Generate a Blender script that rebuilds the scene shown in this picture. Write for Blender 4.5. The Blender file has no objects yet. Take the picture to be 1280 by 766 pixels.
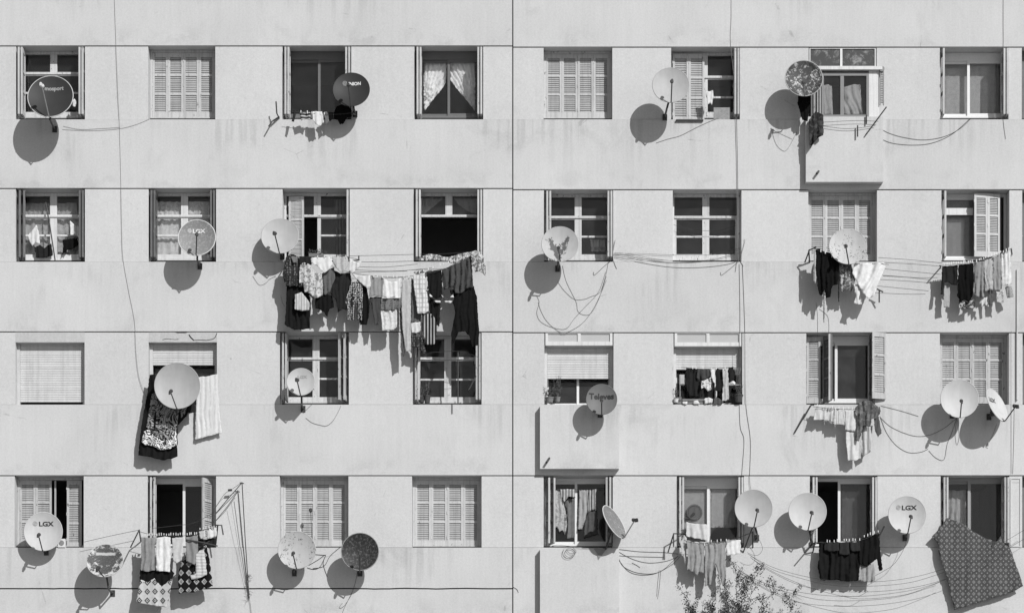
import bpy, bmesh, math, random
from mathutils import Vector, Matrix, noise
from mathutils.geometry import delaunay_2d_cdt

random.seed(7)
SC = bpy.context.scene
COL = SC.collection
S = 1.0 / 64.0            # metres per photograph pixel at the wall face
D = 45.0                  # camera distance from the wall
CZ = 1.6                  # eye height
HOR = 1132.0              # photograph row of the horizon

# ------------------------------------------------------------------ camera, world, sun
cam = bpy.data.cameras.new('camera')
cam.sensor_width = 36.0
cam.lens = 36.0 * D / 20.0
cam.shift_y = (HOR - 383.0) / 1280.0
cam.clip_end = 3000
camo = bpy.data.objects.new('camera', cam)
camo.location = (0, -D, CZ)
camo.rotation_euler = (math.pi / 2, 0, 0)
COL.objects.link(camo)
SC.camera = camo

SUNV = Vector((0.62, -1.0, 0.80)).normalized()
W = bpy.data.worlds.new('World')
SC.world = W
W.use_nodes = True
nt = W.node_tree
nt.nodes.clear()
sky = nt.nodes.new('ShaderNodeTexSky')
sky.sky_type = 'NISHITA'
sky.sun_disc = False
sky.sun_elevation = math.asin(SUNV.z)
sky.sun_rotation = math.atan2(SUNV.x, SUNV.y)
bw = nt.nodes.new('ShaderNodeRGBToBW')        # the photograph is black and white
bg = nt.nodes.new('ShaderNodeBackground')
bg.inputs['Strength'].default_value = 0.07
wo = nt.nodes.new('ShaderNodeOutputWorld')
nt.links.new(sky.outputs[0], bw.inputs[0])
nt.links.new(bw.outputs[0], bg.inputs['Color'])
nt.links.new(bg.outputs[0], wo.inputs['Surface'])

sl = bpy.data.lights.new('sun', 'SUN')
sl.energy = 4.0
sl.angle = math.radians(0.5)
so_ = bpy.data.objects.new('sun', sl)
so_.rotation_euler = (-SUNV).to_track_quat('-Z', 'Y').to_euler()
COL.objects.link(so_)

SC.view_settings.view_transform = 'Standard'
SC.view_settings.look = 'None'
SC.view_settings.exposure = 0.0
SC.view_settings.gamma = 1.0

# ------------------------------------------------------------------ placement helpers
def at(px, py, h=0.0):
    """World point seen at a photograph pixel, h metres in front of the wall face."""
    k = S * (D - h) / D
    return Vector(((px - 640) * k, -h, CZ + (HOR - py) * k))

def X(px): return (px - 640) * S
def Z(py): return CZ + (HOR - py) * S
def XD(px, d): return (px - 640) * S * (D + d) / D
def ZD(py, d): return CZ + (HOR - py) * S * (D + d) / D

# ------------------------------------------------------------------ mesh builder
WO = {}

class MB:
    def __init__(s):
        s.v, s.f, s.M = [], [], None

    def add(s, verts, faces):
        b = len(s.v)
        for p in verts:
            p = Vector(p)
            s.v.append(s.M @ p if s.M else p)
        for f in faces:
            s.f.append([b + i for i in f])
        return s

    def box(s, x0, x1, y0, y1, z0, z1):
        return s.add([(x0, y0, z0), (x1, y0, z0), (x1, y1, z0), (x0, y1, z0), (x0, y0, z1), (x1, y0, z1), (x1, y1, z1), (x0, y1, z1)],
                     [(0, 3, 2, 1), (4, 5, 6, 7), (0, 1, 5, 4), (1, 2, 6, 5), (2, 3, 7, 6), (3, 0, 4, 7)])

    def frame(s, x0, x1, y0, y1, z0, z1, w, wb=None, wt=None):
        wb = w if wb is None else wb
        wt = w if wt is None else wt
        s.box(x0, x0 + w, y0, y1, z0, z1)
        s.box(x1 - w, x1, y0, y1, z0, z1)
        s.box(x0 + w, x1 - w, y0, y1, z0, z0 + wb)
        s.box(x0 + w, x1 - w, y0, y1, z1 - wt, z1)
        return s

    def obox(s, c, a, b, n, ha, hb, hn):
        """box centred at c with half sizes along three unit axes"""
        vs = []
        for k in (-1, 1):
            for j in (-1, 1):
                for i in (-1, 1):
                    vs.append(c + a * ha * i + b * hb * j + n * hn * k)
        return s.add(vs, [(0, 2, 3, 1), (4, 5, 7, 6), (0, 1, 5, 4), (2, 6, 7, 3), (1, 3, 7, 5), (0, 4, 6, 2)])

    def tube(s, pts, r, n=6, smooth=0, taper=None):
        pts = [Vector(p) for p in pts]
        if smooth and len(pts) > 2:
            out = []
            for i in range(len(pts) - 1):
                p0 = pts[max(i - 1, 0)]; p1 = pts[i]; p2 = pts[i + 1]; p3 = pts[min(i + 2, len(pts) - 1)]
                for k in range(smooth):
                    t = k / smooth
                    out.append(0.5 * ((2 * p1) + (p2 - p0) * t + (2 * p0 - 5 * p1 + 4 * p2 - p3) * t * t + (3 * p1 - p0 - 3 * p2 + p3) * t ** 3))
            out.append(pts[-1])
            pts = out
        m = len(pts)
        vs, fs = [], []
        ref = None
        for i, p in enumerate(pts):
            t = (pts[min(i + 1, m - 1)] - pts[max(i - 1, 0)])
            if t.length < 1e-9: t = Vector((0, 0, 1))
            t.normalize()
            if ref is None:
                ref = t.cross(Vector((0, 0, 1)) if abs(t.z) < .9 else Vector((1, 0, 0))).normalized()
            ref = (ref - t * ref.dot(t))
            if ref.length < 1e-6:
                ref = t.orthogonal()
            ref.normalize()
            b = t.cross(ref)
            rr = r if taper is None else r + (taper - r) * i / max(m - 1, 1)
            for k in range(n):
                a = 2 * math.pi * k / n
                vs.append(p + ref * math.cos(a) * rr + b * math.sin(a) * rr)
        for i in range(m - 1):
            for k in range(n):
                k2 = (k + 1) % n
                fs.append((i * n + k, i * n + k2, (i + 1) * n + k2, (i + 1) * n + k))
        fs.append(tuple(reversed(range(n))))
        fs.append(tuple((m - 1) * n + k for k in range(n)))
        return s.add(vs, fs)

    def lathe(s, c, axis, prof, n=12):
        """prof: list of (distance along axis, radius)"""
        axis = axis.normalized()
        a = axis.orthogonal().normalized()
        b = axis.cross(a)
        vs, fs = [], []
        for (t, r) in prof:
            for k in range(n):
                g = 2 * math.pi * k / n
                vs.append(c + axis * t + a * math.cos(g) * r + b * math.sin(g) * r)
        m = len(prof)
        for i in range(m - 1):
            for k in range(n):
                k2 = (k + 1) % n
                fs.append((i * n + k, i * n + k2, (i + 1) * n + k2, (i + 1) * n + k))
        fs.append(tuple(reversed(range(n))))
        fs.append(tuple((m - 1) * n + k for k in range(n)))
        return s.add(vs, fs)

    def build(s, name, mat, parent=None, smooth=False, tags=None):
        xs = [p.x for p in s.v]; ys = [p.y for p in s.v]; zs = [p.z for p in s.v]
        o0 = Vector(((min(xs) + max(xs)) / 2, (min(ys) + max(ys)) / 2, min(zs)))
        me = bpy.data.meshes.new(name)
        me.from_pydata([p - o0 for p in s.v], [], s.f)
        me.update()
        if smooth:
            for p in me.polygons: p.use_smooth = True
        me.materials.append(mat)
        ob = bpy.data.objects.new(name, me)
        COL.objects.link(ob)
        WO[ob.name] = o0
        if parent is not None:
            ob.parent = parent
            ob.location = o0 - WO[parent.name]
        else:
            ob.location = o0
        if tags:
            for k, v in tags.items(): ob[k] = v
        return ob

def thing(name, label, cat, loc, group=None):
    o = bpy.data.objects.new(name, None)
    o.empty_display_size = 0.1
    COL.objects.link(o)
    o.location = loc
    WO[o.name] = Vector(loc)
    o['label'] = label
    o['category'] = cat
    if group: o['group'] = group
    return o

def T(label, cat, group=None):
    d = {'label': label, 'category': cat}
    if group: d['group'] = group
    return d

STUFF = {'kind': 'stuff'}

# ------------------------------------------------------------------ materials
class NT:
    def __init__(s, name, rough=0.8, spec=0.3):
        s.m = bpy.data.materials.new(name)
        s.m.use_nodes = True
        s.t = s.m.node_tree
        s.t.nodes.clear()
        s.out = s.t.nodes.new('ShaderNodeOutputMaterial')
        s.b = s.t.nodes.new('ShaderNodeBsdfPrincipled')
        s.b.inputs['Roughness'].default_value = rough
        s.b.inputs['Specular IOR Level'].default_value = spec
        s.t.links.new(s.b.outputs[0], s.out.inputs[0])

    def set(s, sock, v):
        if isinstance(v, (int, float)): sock.default_value = v
        elif isinstance(v, tuple): sock.default_value = v
        else: s.t.links.new(v, sock)

    def math(s, op, a, b=0.0, c=None):
        n = s.t.nodes.new('ShaderNodeMath'); n.operation = op
        s.set(n.inputs[0], a); s.set(n.inputs[1], b)
        if c is not None: s.set(n.inputs[2], c)
        return n.outputs[0]

    def mix(s, f, a, b):
        n = s.t.nodes.new('ShaderNodeMix'); n.data_type = 'FLOAT'
        s.set(n.inputs[0], f); s.set(n.inputs[2], a); s.set(n.inputs[3], b)
        return n.outputs[0]

    def step(s, v, lo, hi):
        n = s.t.nodes.new('ShaderNodeMapRange'); n.clamp = True
        n.interpolation_type = 'SMOOTHSTEP'
        s.set(n.inputs[0], v); n.inputs[1].default_value = lo; n.inputs[2].default_value = hi
        return n.outputs[0]

    def coord(s, world=False):
        if world:
            return s.t.nodes.new('ShaderNodeNewGeometry').outputs['Position']
        return s.t.nodes.new('ShaderNodeTexCoord').outputs['Object']

    def scale(s, v, sc):
        n = s.t.nodes.new('ShaderNodeVectorMath'); n.operation = 'MULTIPLY'
        s.t.links.new(v, n.inputs[0]); n.inputs[1].default_value = sc
        return n.outputs[0]

    def noise(s, v, sc, det=3, rough=.55, dist=0.0):
        n = s.t.nodes.new('ShaderNodeTexNoise')
        s.t.links.new(v, n.inputs['Vector'])
        n.inputs['Scale'].default_value = sc; n.inputs['Detail'].default_value = det
        n.inputs['Roughness'].default_value = rough; n.inputs['Distortion'].default_value = dist
        return n.outputs[0]

    def voro(s, v, sc, feat='F1', rnd=1.0):
        n = s.t.nodes.new('ShaderNodeTexVoronoi'); n.feature = feat
        s.t.links.new(v, n.inputs['Vector']); n.inputs['Scale'].default_value = sc
        n.inputs['Randomness'].default_value = rnd
        return n.outputs['Distance']

    def xyz(s, v):
        n = s.t.nodes.new('ShaderNodeSeparateXYZ'); s.t.links.new(v, n.inputs[0])
        return n.outputs[0], n.outputs[1], n.outputs[2]

    def rnd(s):
        return s.t.nodes.new('ShaderNodeObjectInfo').outputs['Random']

    def bump(s, h, strength=.3, dist=.01):
        n = s.t.nodes.new('ShaderNodeBump')
        n.inputs['Strength'].default_value = strength; n.inputs['Distance'].default_value = dist
        s.t.links.new(h, n.inputs['Height']); s.t.links.new(n.outputs[0], s.b.inputs['Normal'])

    def color(s, v):
        if isinstance(v, (int, float)): s.b.inputs['Base Color'].default_value = (v, v, v, 1)
        else: s.t.links.new(v, s.b.inputs['Base Color'])
        return s.m

def facade_mat(name='pale_render', v0=.53, stain=1.0):
    n = NT(name, .9, .2)
    p = n.coord(True)
    big = n.noise(p, .55, 4)
    st = n.noise(n.scale(p, (7.0, 1.0, .35)), 1.0, 5, .6)
    st2 = n.noise(n.scale(p, (22.0, 1.0, .8)), 1.0, 3, .6)
    gr = n.noise(p, 26, 3, .7)
    gr2 = n.noise(p, 75, 2, .7)
    blot = n.noise(p, 2.1, 6, .65, .4)
    x, y, z = n.xyz(p)
    # run-off below the sills: strongest just under each sill, gone by the next lintel
    ph = n.math('FRACT', n.math('DIVIDE', n.math('SUBTRACT', Z(149) + 10 * 178.4 * S, z), 178.4 * S))
    wide = n.noise(n.scale(p, (.75, 1, .5)), 1.0, 3, .6)
    fade = n.math('MULTIPLY', n.math('MULTIPLY', n.step(ph, .55, .02), n.step(st, .44, .62)), n.step(wide, .44, .62))
    low = n.math('MULTIPLY', n.step(ph, .30, .46), n.step(ph, .50, .47))
    lowm = n.math('MULTIPLY', n.math('MULTIPLY', low, n.step(blot, .45, .62)), n.step(wide, .38, .56))
    v = n.math('ADD', v0, n.math('MULTIPLY', n.math('SUBTRACT', big, .5), .14))
    v = n.math('ADD', v, n.math('MULTIPLY', n.math('SUBTRACT', st, .5), .07 * stain))
    v = n.math('ADD', v, n.math('MULTIPLY', n.math('SUBTRACT', st2, .5), .045))
    v = n.math('ADD', v, n.math('MULTIPLY', n.math('SUBTRACT', gr, .5), .16))
    v = n.math('ADD', v, n.math('MULTIPLY', n.math('SUBTRACT', gr2, .5), .20))
    v = n.math('ADD', v, n.math('MULTIPLY', n.math('SUBTRACT', n.rnd(), .5), .022))
    v = n.math('SUBTRACT', v, n.math('MULTIPLY', fade, .095 * stain))
    v = n.math('SUBTRACT', v, n.math('MULTIPLY', lowm, .06 * stain))
    # hairline cracks
    cr = n.voro(n.scale(p, (.45, 1, .55)), 1.0, 'DISTANCE_TO_EDGE')
    crm = n.math('MULTIPLY', n.step(cr, .006, .002), n.step(blot, .56, .66))
    v = n.math('SUBTRACT', v, n.math('MULTIPLY', crm, .12))
    sp = n.math('MULTIPLY', n.step(n.voro(p, 1.3), .035, .015), n.step(blot, .5, .56))
    v = n.math('SUBTRACT', v, n.math('MULTIPLY', sp, .14))
    mott = n.math('MULTIPLY', n.step(n.noise(p, 1.1, 8, .7, .6), .50, .68), n.step(n.noise(p, .5, 2), .42, .58))
    v = n.math('SUBTRACT', v, n.math('MULTIPLY', mott, .055 * stain))
    n.bump(n.math('ADD', n.math('MULTIPLY', gr, .6), gr2), .35, .006)
    return n.color(v)

_cache = {}
def paint(v, rough=.6, var=.12, sc=8, chips=0.0, dark=.12, streak=0.0, spec=.35):
    key = ('paint', v, rough, var, sc, chips, dark, streak)
    if key in _cache: return _cache[key]
    n = NT('paint_%d' % len(_cache), rough, spec)
    p = n.coord(True)
    a = n.noise(p, sc, 4)
    g = n.noise(p, 60, 2)
    val = n.math('MULTIPLY', v, n.math('ADD', 1.0, n.math('MULTIPLY', n.math('SUBTRACT', a, .5), var * 3)))
    val = n.math('MULTIPLY', val, n.math('ADD', 1.0, n.math('MULTIPLY', n.math('SUBTRACT', g, .5), .25)))
    val = n.math('MULTIPLY', val, n.math('ADD', .94, n.math('MULTIPLY', n.rnd(), .12)))
    if chips:
        c = n.noise(n.scale(p, (1.6, 1, .8)), 11, 6, .7)
        val = n.mix(n.step(c, .66 - chips, .70 - chips), val, dark)
    if streak:
        c = n.noise(n.scale(p, (20, 20, .6)), 1, 4)
        val = n.math('MULTIPLY', val, n.math('SUBTRACT', 1.0, n.math('MULTIPLY', n.step(c, .45, .7), streak)))
    n.color(val)
    _cache[key] = n.m
    return n.m

def glass(dust=.06, tint=.93):
    key = ('glass', dust, tint)
    if key in _cache: return _cache[key]
    m = bpy.data.materials.new('window_glass')
    m.use_nodes = True
    t = m.node_tree; t.nodes.clear()
    o = t.nodes.new('ShaderNodeOutputMaterial')
    tr = t.nodes.new('ShaderNodeBsdfTransparent'); tr.inputs[0].default_value = (tint, tint, tint, 1)
    gl = t.nodes.new('ShaderNodeBsdfGlossy'); gl.inputs[0].default_value = (1, 1, 1, 1); gl.inputs['Roughness'].default_value = .03
    df = t.nodes.new('ShaderNodeBsdfDiffuse'); df.inputs[0].default_value = (.5, .5, .5, 1)
    fr = t.nodes.new('ShaderNodeFresnel'); fr.inputs[0].default_value = 1.38
    m1 = t.nodes.new('ShaderNodeMixShader'); m2 = t.nodes.new('ShaderNodeMixShader')
    ge = t.nodes.new('ShaderNodeNewGeometry')
    no = t.nodes.new('ShaderNodeTexNoise'); no.inputs['Scale'].default_value = 5; no.inputs['Detail'].default_value = 5
    mp = t.nodes.new('ShaderNodeMath'); mp.operation = 'MULTIPLY'; mp.inputs[1].default_value = dust * 1.1
    t.links.new(ge.outputs['Position'], no.inputs['Vector']); t.links.new(no.outputs[0], mp.inputs[0])
    bm_ = t.nodes.new('ShaderNodeBump'); bm_.inputs['Strength'].default_value = .05
    n2 = t.nodes.new('ShaderNodeTexNoise'); n2.inputs['Scale'].default_value = 3
    t.links.new(ge.outputs['Position'], n2.inputs['Vector']); t.links.new(n2.outputs[0], bm_.inputs['Height'])
    t.links.new(bm_.outputs[0], gl.inputs['Normal'])
    t.links.new(fr.outputs[0], m1.inputs[0]); t.links.new(tr.outputs[0], m1.inputs[1]); t.links.new(gl.outputs[0], m1.inputs[2])
    t.links.new(mp.outputs[0], m2.inputs[0]); t.links.new(m1.outputs[0], m2.inputs[1]); t.links.new(df.outputs[0], m2.inputs[2])
    t.links.new(m2.outputs[0], o.inputs[0])
    _cache[key] = m
    return m

def cloth(v, pat=None, v2=None, sc=1.0, sx=None, sz=None):
    key = ('cloth', v, pat, v2, sc, sx, sz)
    if key in _cache: return _cache[key]
    n = NT('cloth_%s_%d' % (pat or 'plain', len(_cache)), .95, .1)
    n.b.inputs['Specular IOR Level'].default_value = .04
    p = n.coord()
    x, y, z = n.xyz(p)
    base = n.math('MULTIPLY', v, n.math('ADD', 1.0, n.math('MULTIPLY', n.math('SUBTRACT', n.noise(p, 14, 4), .5), .5)))
    if pat == 'floral':
        a = n.noise(p, 16 * sc, 4, .6, 1.2)
        base = n.mix(n.step(a, .50, .56), base, v2)
    elif pat == 'stripes':
        f = n.math('FRACT', n.math('DIVIDE', n.math('ADD', x, 50), sx or .05))
        base = n.mix(n.step(f, .55, .6), base, v2)
    elif pat == 'hstripes':
        f = n.math('FRACT', n.math('DIVIDE', n.math('ADD', z, 50), sz or .05))
        base = n.mix(n.step(f, .6, .65), base, v2)
    elif pat == 'check':
        fx = n.math('FRACT', n.math('DIVIDE', n.math('ADD', x, 50), sx or .05))
        fz = n.math('FRACT', n.math('DIVIDE', n.math('ADD', z, 50), sz or .06))
        base = n.mix(n.math('MAXIMUM', n.step(fx, .74, .8), n.step(fz, .76, .82)), base, v2)
    elif pat in ('diamonds', 'lattice'):
        fx = n.math('ABSOLUTE', n.math('SUBTRACT', n.math('FRACT', n.math('DIVIDE', n.math('ADD', x, 50), sx)), .5))
        fz = n.math('ABSOLUTE', n.math('SUBTRACT', n.math('FRACT', n.math('DIVIDE', n.math('ADD', z, 50), sz)), .5))
        d = n.math('ADD', fx, fz)
        ring = n.math('MULTIPLY', n.step(d, .16, .2), n.step(d, .40, .36))
        core = n.step(d, .12, .09)
        msk = n.math('MAXIMUM', ring, core) if pat == 'diamonds' else n.step(d, .34, .30)
        base = n.mix(msk, base, v2)
        if pat == 'lattice':
            base = n.mix(n.math('MULTIPLY', n.step(d, .16, .12), .8), base, v * 1.2)
            base = n.mix(n.step(d, .86, .9), base, v2 * 1.5)
    elif pat == 'dots':
        a = n.voro(p, 22 * sc, 'F1', .35)
        base = n.mix(n.step(a, .42, .34), base, v2)
    elif pat == 'ornate':
        w = n.noise(p, 7 * sc, 3, .6, 2.2)
        f = n.math('FRACT', n.math('MULTIPLY', w, 9))
        base = n.mix(n.step(f, .5, .58), base, v2)
    elif pat == 'plaid':
        a = n.noise(p, 20 * sc, 2, .6)
        b = n.noise(p, 33 * sc, 2, .6)
        base = n.mix(n.step(a, .5, .53), base, v2)
        base = n.mix(n.step(b, .58, .62), base, .05)
    g = n.noise(p, 90, 2)
    base = n.math('MULTIPLY', base, n.math('ADD', .85, n.math('MULTIPLY', g, .3)))
    n.color(base)
    n.bump(n.noise(n.scale(p, (1, 1, .35)), 34, 3), .18, .006)
    _cache[key] = n.m
    return n.m

def dish_mat(v, pat=None, v2=.1, seed=0.0):
    n = NT('dish_paint_%d' % len(bpy.data.materials), .55, .22)
    p = n.coord()
    off = n.t.nodes.new('ShaderNodeVectorMath'); off.operation = 'ADD'; off.inputs[1].default_value = (seed * 3.1, seed, seed * 1.7)
    n.t.links.new(p, off.inputs[0])
    q = off.outputs[0]
    x, y, z = n.xyz(p)
    a = n.noise(q, 6, 4)
    st = n.noise(n.scale(q, (14, 14, 1.2)), 1, 4)
    base = n.math('MULTIPLY', v, n.math('ADD', 1.0, n.math('MULTIPLY', n.math('SUBTRACT', a, .5), .25)))
    base = n.math('MULTIPLY', base, n.math('ADD', 1.0, n.math('MULTIPLY', n.math('SUBTRACT', st, .5), .22)))
    base = n.math('MULTIPLY', base, n.math('ADD', .94, n.math('MULTIPLY', n.noise(q, 70, 2), .12)))
    if pat == 'flaked':
        f = n.noise(q, 15, 7, .8, .3)
        base = n.mix(n.step(f, .435, .455), base, v2)
        base = n.mix(n.step(n.noise(q, 5, 5, .7), .58, .62), base, .03)
    elif pat == 'rust':           # broad worn patches near the middle
        d = n.t.nodes.new('ShaderNodeVectorMath'); d.operation = 'LENGTH'
        n.t.links.new(n.scale(n.t.nodes['Texture Coordinate'].outputs['Object'], (1, 1, 1)), d.inputs[0])
        f = n.noise(q, 11, 8, .8, .4)
        cx = n.math('ABSOLUTE', x)
        m_ = n.math('SUBTRACT', f, n.math('MULTIPLY', cx, .45))
        zz = n.math('ABSOLUTE', n.math('SUBTRACT', z, .36))
        m_ = n.math('SUBTRACT', m_, n.math('MULTIPLY', zz, .55))
        base = n.mix(n.step(m_, .27, .31), base, n.math('ADD', v2, n.math('MULTIPLY', n.step(n.noise(q, 45, 4, .8), .52, .66), .10)))
        bar = n.math('MULTIPLY', n.step(n.math('ABSOLUTE', n.math('SUBTRACT', n.math('ADD', z, n.math('MULTIPLY', f, .06)), .50)), .035, .022), n.step(cx, .21, .17))
        base = n.mix(n.math('MULTIPLY', bar, .85), base, v)
    elif pat == 'leafy':          # two branching worn patches
        f = n.noise(q, 10, 7, .75, .3)
        l1 = n.math('ABSOLUTE', n.math('SUBTRACT', x, n.math('MULTIPLY', n.math('SUBTRACT', z, .10), .38)))
        l2 = n.math('ABSOLUTE', n.math('ADD', x, n.math('ADD', .03, n.math('MULTIPLY', n.math('SUBTRACT', z, .06), .45))))
        l = n.math('MINIMUM', l1, l2)
        m_ = n.math('SUBTRACT', f, n.math('MULTIPLY', l, 2.0))
        m_ = n.math('SUBTRACT', m_, n.math('MULTIPLY', n.step(z, .42, .6), .3))
        base = n.mix(n.step(m_, .395, .41), base, v2)
    elif pat == 'specks':
        f = n.noise(q, 24, 5, .75)
        g = n.noise(q, 4, 3)
        base = n.mix(n.math('MULTIPLY', n.step(f, .56, .60), n.step(g, .42, .5)), base, v2)
    elif pat == 'worn':
        f = n.noise(q, 22, 6, .8)
        base = n.mix(n.step(f, .48, .66), base, v2)
    return n.color(base)

M_WALL = facade_mat()
M_LINT = facade_mat('lintel_render', .45, 1.3)
M_PIER = facade_mat('pale_pier_render', .535, .45)
M_WHITE = paint(.62, .5, .06, 8, .0, .2, .15)
M_OLDWHITE = paint(.55, .6, .10, 9, .05, .16, .2)
M_SHUT = paint(.49, .6, .09, 6, .04, .2, .22)
M_SLAT = paint(.37, .65, .12, 9, 0, .2, .2)
M_SHUTG = paint(.44, .65, .10, 8, .05, .1, .25)
M_SLATG = paint(.36, .7, .12, 8, .04, .1, .25)
M_SHUTD = paint(.13, .6, .15, 8, .03, .3, .2)
M_SLATD = paint(.10, .65, .15, 8)
M_ALU = paint(.30, .4, .05, 8)
M_ALUD = paint(.14, .4, .05, 8)
M_ALUW = paint(.66, .4, .04, 8)
M_METD = paint(.05, .5, .2, 14)
M_METM = paint(.22, .5, .2, 14)
M_BLACK = paint(.025, .6, .1, 8)
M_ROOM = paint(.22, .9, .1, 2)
M_CABLE = paint(.05, .6, .1, 8)
M_CABLEL = paint(.40, .6, .1, 8)
M_ROLLER = paint(.53, .5, .10, 6, 0, .2, .14)
M_WOOD = paint(.16, .8, .25, 10)
M_TERRA = paint(.18, .8, .2, 12)
M_LEAF = paint(.06, .45, .7, 30)
M_BARK = paint(.10, .9, .3, 30)

# ------------------------------------------------------------------ setting: ground
g = NT('asphalt', .95, .2)
gp = g.coord(True)
g.color(g.math('ADD', .20, g.math('MULTIPLY', g.noise(gp, 1.5, 6), .16)))
MB().add([(-900, -900, 0), (900, -900, 0), (900, 900, 0), (-900, 900, 0)], [(0, 1, 2, 3)]).build('ground', g.m, tags={'kind': 'structure'})

# ------------------------------------------------------------------ the building
bld = thing('apartment_building', 'pale concrete apartment block with four rows of shuttered windows and satellite dishes', 'building', (0, 0, 0))
LIN = [(57.0, 58.5), (235.0, 236.5), (414.0, 415.0), (593.5, 593.5)]
SILL = [149.5, 327.3, 505.5, 684.0]
CX = [
    [(20, 106), (185, 269), (353, 439), (518, 604), (679.5, 765.5), (839, 925), (1011, 1096), (1175, 1261), (1277.5, 1362)],
    [(19.5, 106), (185.5, 270), (353, 437), (517, 604), (680, 766.5), (841, 927), (1010.5, 1096.5), (1177, 1262), (1278, 1362)],
    [(19, 105.5), (185.5, 271), (350, 436), (516, 602), (680.5, 767), (842, 928), (1008, 1094), (1175, 1261.5), (1278.5, 1362)],
    [(18, 104.5), (184.5, 270), (349.5, 435.5), (515, 602), (679.5, 766), (846, 930), (1012.5, 1097), (1176, 1262), (1278, 1362)],
]
TH = .45
XL, XR, XM = X(-220), X(1560), X(641)
GAP = .018
REC = .018
def lin(r, right): return Z(LIN[r][1 if right else 0])

# spandrel panels, left and right of the vertical joint
for right in (0, 1):
    xa, xb = (XL, XM - .011) if not right else (XM + .011, XR)
    MB().box(xa, xb, 0, TH, lin(0, right), Z(-150)).build('spandrel_panel', M_WALL, bld)
    for r in range(3):
        MB().box(xa, xb, 0, TH, lin(r + 1, right), Z(SILL[r])).build('spandrel_panel', M_WALL, bld)
# lowest band: two courses on the left, one on the right, with a ragged joint
zj = Z(735.2)
def ragged(x0, x1, z0, z1, top, bot, amp=.011):
    m = MB(); n = 90; vs = []; fs = []
    for i in range(n + 1):
        x = x0 + (x1 - x0) * i / n
        a = (noise.noise(Vector((x * 1.7, 3, 0))) + .6 * noise.noise(Vector((x * 7, 1, 0)))) * amp
        za, zb = z0 + (a if bot else 0), z1 + (a if top else 0)
        vs += [(x, 0, za), (x, 0, zb), (x, TH, za), (x, TH, zb)]
    for i in range(n):
        b = i * 4
        fs += [(b, b + 4, b + 5, b + 1), (b + 1, b + 5, b + 7, b + 3), (b + 2, b + 3, b + 7, b + 6), (b, b + 2, b + 6, b + 4)]
    fs += [(0, 1, 3, 2), (4 * n, 4 * n + 2, 4 * n + 3, 4 * n + 1)]
    return m.add(vs, fs)
ragged(XL, XM - .011, zj + .014, Z(684), False, True).build('spandrel_panel', M_WALL, bld)
ragged(XL, XM - .011, -.3, zj - .012, True, False).build('base_panel', M_WALL, bld)
MB().box(XM + .011, XR, 0, TH, Z(772.5), Z(684)).build('spandrel_panel', M_WALL, bld)
MB().box(XM + .011, XR, .004, TH, -.3, Z(772.5) - GAP).build('base_panel', M_WALL, bld)
# piers between the windows
for r in range(4):
    edges = [(-220, CX[r][0][0])] + [(CX[r][i][1], CX[r][i + 1][0]) for i in range(8)] + [(1362, 1560)]
    for (a, b) in edges:
        segs = [(a, 641), (641, b)] if a < 641 < b else [(a, b)]
        for (c, d) in segs:
            right = c >= 641
            x0 = X(c) + (.011 if c == 641 else 0); x1 = X(d) - (.011 if d == 641 else 0)
            MB().box(x0, x1, REC, TH, Z(SILL[r]) + .008, lin(r, right) - GAP).build('pier_panel', M_PIER, bld)
# mortar strips set back in the joints
m = MB()
m.box(XM - .0105, XM + .0105, .09, .12, 0, Z(-140))
for r in range(4):
    for (a, b) in [(-220, CX[r][0][0])] + [(CX[r][i][1], CX[r][i + 1][0]) for i in range(8)] + [(1362, 1560)]:
        for (c, d) in ([(a, 640.2), (641.8, b)] if a < 641 < b else [(a, b)]):
            m.box(X(c) + .001, X(d) - .001, .10, .13, lin(r, c >= 641) - GAP + .0005, lin(r, c >= 641) - .0005)
            m.box(X(c) + .001, X(d) - .001, .035, .05, Z(SILL[r]) + .0003, Z(SILL[r]) + .0077)
m.box(XL, XM - .012, .03, .06, zj - .03, zj + .03)
m.build('joint_mortar', paint(.04, .95, .2), bld, tags=STUFF)
# roof slab and back wall so that the block is solid
MB().box(XL, XR, TH + .001, 11, Z(-150) - .25, Z(-150)).build('roof', M_WALL, bld)
MB().box(XL, XR, 10.7, 11, -.3, Z(-150) - .251).build('back_wall', M_WALL, bld)
for xa in (XL, XR - .3):
    MB().box(xa, xa + .3, TH + .001, 10.699, -.3, Z(-150) - .251).build('end_wall', M_WALL, bld)

# ------------------------------------------------------------------ window pieces
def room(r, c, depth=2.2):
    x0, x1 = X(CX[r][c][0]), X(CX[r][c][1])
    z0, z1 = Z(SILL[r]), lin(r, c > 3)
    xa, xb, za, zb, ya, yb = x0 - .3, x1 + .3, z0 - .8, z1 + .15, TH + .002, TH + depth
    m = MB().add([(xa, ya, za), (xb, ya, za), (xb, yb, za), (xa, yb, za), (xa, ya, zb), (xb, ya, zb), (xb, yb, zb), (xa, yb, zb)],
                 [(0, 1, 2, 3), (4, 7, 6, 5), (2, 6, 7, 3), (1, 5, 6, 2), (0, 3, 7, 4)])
    m.build('room', M_ROOM, bld)

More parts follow.
